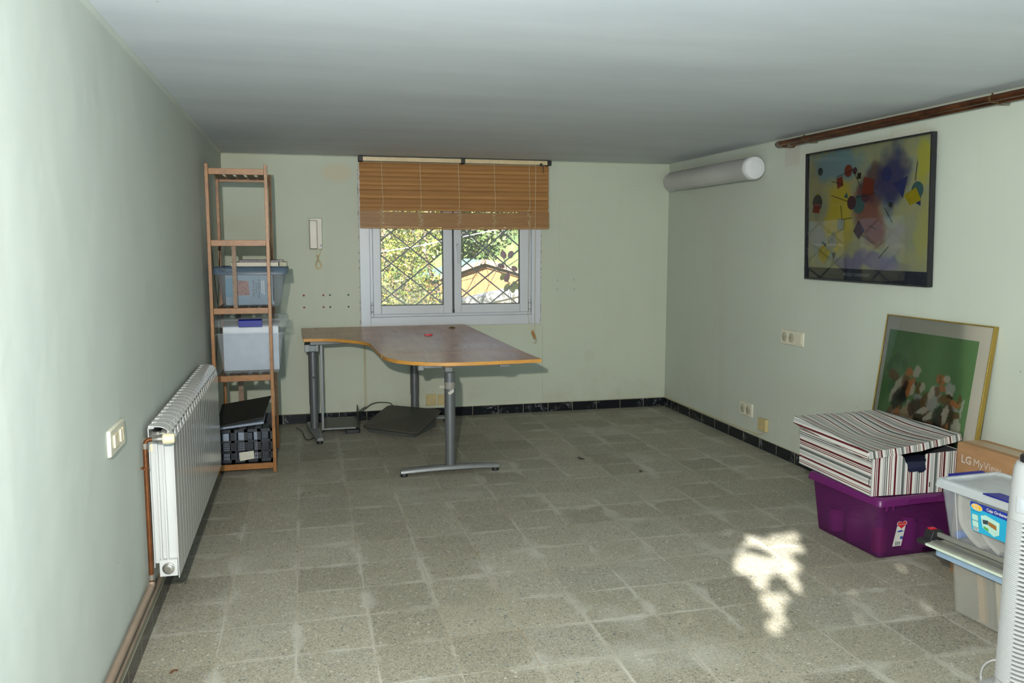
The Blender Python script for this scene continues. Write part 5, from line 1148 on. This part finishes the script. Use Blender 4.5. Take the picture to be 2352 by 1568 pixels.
m_trim = plain('grey_aluminium', (.30, .30, .27), .35, .5); m_gstrip = plain('pale_green_strip', (.52, .60, .50), .35); m_board2 = plain('trimmer_board', (.36, .36, .30), .5)
b = MB(); b.box(.0, .20, .035, .56, tz, tz+.011, 0, TT_); b.done('base_board', m_board2, pt)
b = MB(); b.box(-.004, -.0004, .035, .56, tz, tz+.010, 0, TT_); b.done('edge_strip', m_gstrip, pt)
b = MB(); b.box(.026, .066, .02, .56, tz+.0115, tz+.016, 0, TT_); b.box(.060, .074, .01, .56, tz+.030, tz+.050, 0, TT_); b.done('guide_rail', m_trim, pt, bevel=.002)
b = MB()
for k in range(70): b.box(.018, .024 if k % 5 else .030, .05+k*.007, .0508+k*.007, tz+.0112, tz+.0116, 0, TT_)
b.done('ruler_marks', m_ink, pt)
b = MB(); b.loft([[TT_(px, -.010, tz+pz) for px, pz in ((-.010, 0), (.095, 0), (.095, .052), (.040, .056), (.028, .020), (-.006, .018))], [TT_(px, .034, tz+pz) for px, pz in ((-.010, 0), (.095, 0), (.095, .052), (.040, .056), (.028, .020), (-.006, .018))]]); b.done('end_block', m_black, pt, bevel=.002)
b = MB(); b.box(.045, .078, -.008, .014, tz+.0545, tz+.060, 0, TT_); b.done('red_catch', m_red, pt, bevel=.002)
T3 = mkD(2.600, 2.975, .060); uz = .2985
ub = thing('storage_box', 'large clear storage box with milky lid and cyan product label', 'storage box', T3(.18, .25, uz))
tub('box_body', m_clear, ub, .020, .342, .020, .55, uz, .560, .035, .03, T3)
lid('lid', m_lidclear, ub, 0, .362, 0, .57, .545, .580, .035, T3)
def clip(T, P4, z0, z1, nm='clip_handle'):
    b = MB(); b.loft([[T(x_, y_, z_) for x_, y_ in P4] for z_ in (z0, z1)]); b.done(nm, m_blue, ub, bevel=.001)
clip(T3, [(.10, -.012), (.28, -.012), (.28, .012), (.10, .012)], .545, .5815)
clip(T3, [(-.008, .27), (-.008, .40), (.060, .38), (.060, .29)], .5812, .586)
b = MB(); b.box(.0185, .0200, .105, .109, uz+.02, .545, 0, lambda x, y, z: T3(x+.035*(1-(z-uz-.01)/(.25)), y, z)); b.done('moulded_rib', m_lidclear, ub)
def F3(s_, z_, k=0.0): return Vector(T3(.020+.035*(1-(z_-uz-.010)/(.560-uz-.022)) - .0022 - k, s_, z_))
ls0, ls1, lz0, lz1 = .185, .450, .402, .528
def rect3(s0, s1, z0, z1, k): return [F3(s0, z0, k), F3(s1, z0, k), F3(s1, z1, k), F3(s0, z1, k)]
m_cyan = plain('cyan_label', (.01, .36, .60), .35, var=.03); m_lnavy = plain('navy_label_band', (.01, .03, .30), .35); m_lyel = plain('yellow_oval', (.80, .45, .02), .35); m_mint = plain('mint_picture', (.42, .66, .58), .4); m_lgreen = plain('green_picture', (.08, .36, .06), .5); m_lbr = plain('brown_picture', (.30, .14, .03), .5)
pl = MB(); pl.poly([F3(u, v, 0) for u, v in rrect(ls0, ls1, lz0, lz1, .008, 3)]); lab = pl.done('product_label', m_cyan, ub, fix=False)
b = MB(); b.poly([F3(u, v, .0003) for u, v in ((ls0, lz1-.008), (ls0, lz1-.022), (ls0+.05, lz1-.025), (ls1, lz1-.038), (ls1, lz1-.004), (ls1-.006, lz1), (ls0+.008, lz1))]); b.done('label_band', m_lnavy, lab, fix=False)
b = MB(); b.poly([F3(u, v, .0005) for u, v in ell(ls0+.033, lz1-.020, .028, .0145)]); b.done('brand_oval_rim', m_tag, lab, fix=False)
b = MB(); b.poly([F3(u, v, .0007) for u, v in ell(ls0+.033, lz1-.020, .026, .0125)]); b.done('brand_oval', m_lyel, lab, fix=False)
eu = F3(.3, .45)-F3(.2, .45); ev_ = F3(.2, .50)-F3(.2, .45)
def ft(tx, s_, z_, size, mm, bold=0, sx=1.0): text_obj('label_text', tx, size, frame_M(F3(s_, z_, .0009), eu, ev_), mm, lab, .0001, sx=sx, bold=bold)
ft('Plastic', ls0+.013, lz1-.0185, .0115, m_tag, .0002); ft('Forte', ls0+.017, lz1-.0285, .0115, m_tag, .0004); ft('Caja Ordenación', ls0+.080, lz1-.0205, .0180, m_tag, .0005)
ft('Practica y Resistente', ls0+.004, lz1-.0400, .0055, m_ink)
def lrect(s0, s1, z0, z1, k, mm, nm='label_picture'): b = MB(); b.poly([F3(u, v, k) for u, v in rrect(s0, s1, z0, z1, .003, 2)]); b.done(nm, mm, lab, fix=False)
for zz in (lz0+.020, lz0+.048): lrect(ls0+.007, ls0+.036, zz, zz+.024, .0003, m_lyel); lrect(ls0+.0082, ls0+.0348, zz+.001, zz+.023, .0005, m_mint)
lrect(ls0+.008, ls0+.036, lz0+.003, lz0+.017, .0003, m_tag, 'barcode_patch')
b = MB()
for q in range(9): b.poly(rect3(ls0+.010+q*.0027, ls0+.010+q*.0027+(.0009 if q % 2 else .0015), lz0+.005, lz0+.016, .0005))
b.done('barcode', m_ink, lab, fix=False)
b = MB(); b.poly([F3(u, v, .0003) for u, v in ((ls0+.050, lz0+.076), (ls0+.075, lz0+.086), (ls0+.140, lz0+.072), (ls0+.135, lz0+.02), (ls0+.110, lz0+.006), (ls0+.056, lz0+.028))]); b.done('label_picture', m_mint, lab, fix=False)
b = MB(); b.poly([F3(u, v, .0005) for u, v in ((ls0+.058, lz0+.062), (ls0+.085, lz0+.066), (ls0+.085, lz0+.048), (ls0+.060, lz0+.045))]); b.done('label_picture', m_ink, lab, fix=False)
b = MB(); b.poly([F3(u, v, .0005) for u, v in ((ls0+.086, lz0+.064), (ls0+.124, lz0+.056), (ls0+.124, lz0+.036), (ls0+.086, lz0+.046))]); b.done('label_picture', m_lbr, lab, fix=False)
b = MB(); b.poly([F3(u, v, .0005) for u, v in ((ls0+.060, lz0+.036), (ls0+.084, lz0+.032), (ls0+.086, lz0+.018), (ls0+.062, lz0+.026))]); b.done('label_picture', m_lgreen, lab, fix=False)
lrect(ls1-.020, ls1-.0005, lz0+.004, lz1-.045, .0004, m_lyel)
# what the clear box holds
m_mag2 = plain('cream_magazine', (.58, .53, .43), .6); m_teal2 = plain('grey_teal_folder', (.12, .17, .19), .5)
def bent(label, pts, th, xa, xb, mm, T=T3):
    P_ = smooth_path([(0, a, c_) for a, c_ in pts], 5); b = MB(); R0 = []; R1 = []
    for i, p in enumerate(P_):
        d = (P_[min(i+1, len(P_)-1)]-P_[max(i-1, 0)]).normalized(); n_ = Vector((0, -d.z, d.y))*th; R0.append(p); R1.append(p+n_)
    ring = [(p.y, p.z) for p in R0] + [(p.y, p.z) for p in reversed(R1)]
    b.prism(ring, lambda u, v: T(xa, u, v), lambda u, v: T(xb, u, v)); return tag(b.done('magazine', mm, ang=.8), label, 'magazine')
bent('thick cream magazine bent in a curve inside the clear box', [(.062, .520), (.066, .45), (.080, .39), (.125, .345), (.190, .312)], .020, .085, .27, m_mag2)
bent('second curved magazine in the clear box, behind the label', [(.150, .525), (.158, .46), (.170, .40), (.205, .35), (.27, .315)], .018, .095, .27, m_mag2)
tf = MB(); tf.box(.276, .296, .07, .285, .312, .505, 0, T3); tag(tf.done('folder', m_teal2), 'grey-teal folder standing behind the two curved magazines', 'folder')
tf = MB(); tf.box(.09, .27, .300, .480, .495, .525, 0, T3); wb_ = tag(tf.done('wooden_tray', plain('box_wood', (.42, .22, .10), .5), bevel=.003), 'orange-brown wooden tray near the top of the clear box', 'tray')
tf = MB(); tf.box(.09, .27, .300, .49, .312, .494, 0, T3); tag(tf.done('cardboard_file', m_teal2, bevel=.003), 'grey-teal file box under the wooden tray', 'file box')
bo = MB(); c_ = T3(.125, .060, .0); bo.lathe((c_[0]-.03, c_[1], .330), (.06, 0, 0), [(.010, 0), (.018, .1), (.018, .8), (.008, 1)], 16); tag(bo.done('blue_bottle', plain('blue_plastic_bottle', (.08, .20, .55), .3)), 'small blue bottle lying at the bottom of the clear box', 'bottle')

# ------------------------------------------------------------------ white tower fan at the right edge
fx, fy, fr0 = 2.383, 2.232, .094
m_fan = plain('white_fan_plastic', (.43, .44, .445), .3, var=.015); m_fdark = plain('dark_fan_grille', (.03, .028, .028), .5)
fan = thing('tower_fan', 'white ribbed tower fan at the right edge of the photo', 'fan', (fx, fy, 0))
vd = math.atan2(-fy, -fx)              # bearing from fan towards the viewer
g0, g1 = vd - math.radians(30), vd + math.radians(100)
zr0, zr1 = .075, .650; nr = 84; prof = []
ring_ang = [g1 + (2*PI-(g1-g0))*k/36 for k in range(37)]
b = MB(); R = []
for i in range(nr*2+1):
    z_ = zr0 + (zr1-zr0)*i/(nr*2); r_ = fr0 - (.0042 if i % 2 == 0 else 0) - .006*(z_/.7)
    R.append([(fx+r_*math.cos(a), fy+r_*math.sin(a), z_) for a in ring_ang] + [(fx+(r_-.010)*math.cos(a), fy+(r_-.010)*math.sin(a), z_) for a in reversed(ring_ang)])
b.loft(R); b.done('ribbed_body', m_fan, fan, ang=1.2)
b = MB(); b.lathe((fx, fy, zr0+.002), (0, 0, zr1-zr0-.004), [(fr0-.022, 0), (fr0-.024, 1)], 40); b.done('grille_core', m_fdark, fan)
sl = None
for k in range(38):
    z_ = zr0+.006+k*.01545; b = MB(); angs = [g0+(g1-g0)*q/14 for q in range(15)]; r_ = fr0-.003-.006*(z_/.7)
    R = [[(fx+rr_*math.cos(a), fy+rr_*math.sin(a), zz) for a in angs] for rr_, zz in ((r_, z_), (r_, z_+.0085), (r_-.014, z_+.0085), (r_-.014, z_))]
    V = [[b.bm.verts.new(p) for p in r__] for r__ in R]
    for q in range(4):
        A_, B_ = V[q], V[(q+1) % 4]
        for i in range(14): b.face([A_[i], A_[i+1], B_[i+1], B_[i]])
    b.face([V[q][0] for q in range(4)]); b.face([V[q][14] for q in range(4)]); b.done('grille_slat', m_fan, fan)
rt = fr0-.0062
b = MB(); b.lathe((fx, fy, zr1+.001), (0, 0, .195), [(rt, 0), (rt-.002, .55), (rt-.008, .88), (rt-.014, .97), (rt-.022, 1), (rt-.05, 1.0)], 48); b.done('top_housing', m_fan, fan)
b = MB(); a = vd - math.radians(47); da = .24
def cyl_patch(b, a0, a1, z0, z1, r0_, r1_, n_=8):
    R = [[(fx+rr_*math.cos(a0+(a1-a0)*q/n_), fy+rr_*math.sin(a0+(a1-a0)*q/n_), zz) for q in range(n_+1)] for rr_, zz in ((r1_, z0), (r1_, z1), (r0_, z1), (r0_, z0))]
    V = [[b.bm.verts.new(p) for p in r__] for r__ in R]
    for q in range(4):
        for i in range(n_): b.face([V[q][i], V[q][i+1], V[(q+1) % 4][i+1], V[(q+1) % 4][i]])
    b.face([V[q][0] for q in range(4)]); b.face([V[q][n_] for q in range(4)])
cyl_patch(b, a, a+.75, .680, .737, rt-.004, rt+.0010); b.done('handle_rim', m_fan, fan, bevel=.003)
b = MB(); cyl_patch(b, a+.08, a+.67, .687, .730, rt-.004, rt+.0020); b.done('handle_recess', plain('grey_recess', (.42, .45, .48), .4), fan)
b = MB(); b.lathe((fx, fy, zr1+.1962), (0, 0, .022), [(rt-.024, 0), (rt-.024, .75), (rt-.030, 1)], 40); b.done('control_dial', m_black, fan)
b = MB(); b.lathe((fx, fy, 0), (0, 0, .074), [(.145, 0), (.145, .15), (.13, .3), (.10, .5), (fr0, .7), (fr0, 1)], 48); b.done('base', m_fan, fan)
tag(MB().tube(smooth_path([(2.30, 2.32, .0045), (2.36, 2.40, .0045), (2.42, 2.455, .0045), (2.47, 2.482, .0045), (2.51, 2.487, .0045), (2.53, 2.45, .0045), (2.545, 2.37, .0045), (2.56, 2.2, .0045), (2.57, 1.9, .0045)], 6), .004, 8).done('fan_cable', m_capw), 'white fan cable looping on the floor beside the fan base', 'cable')
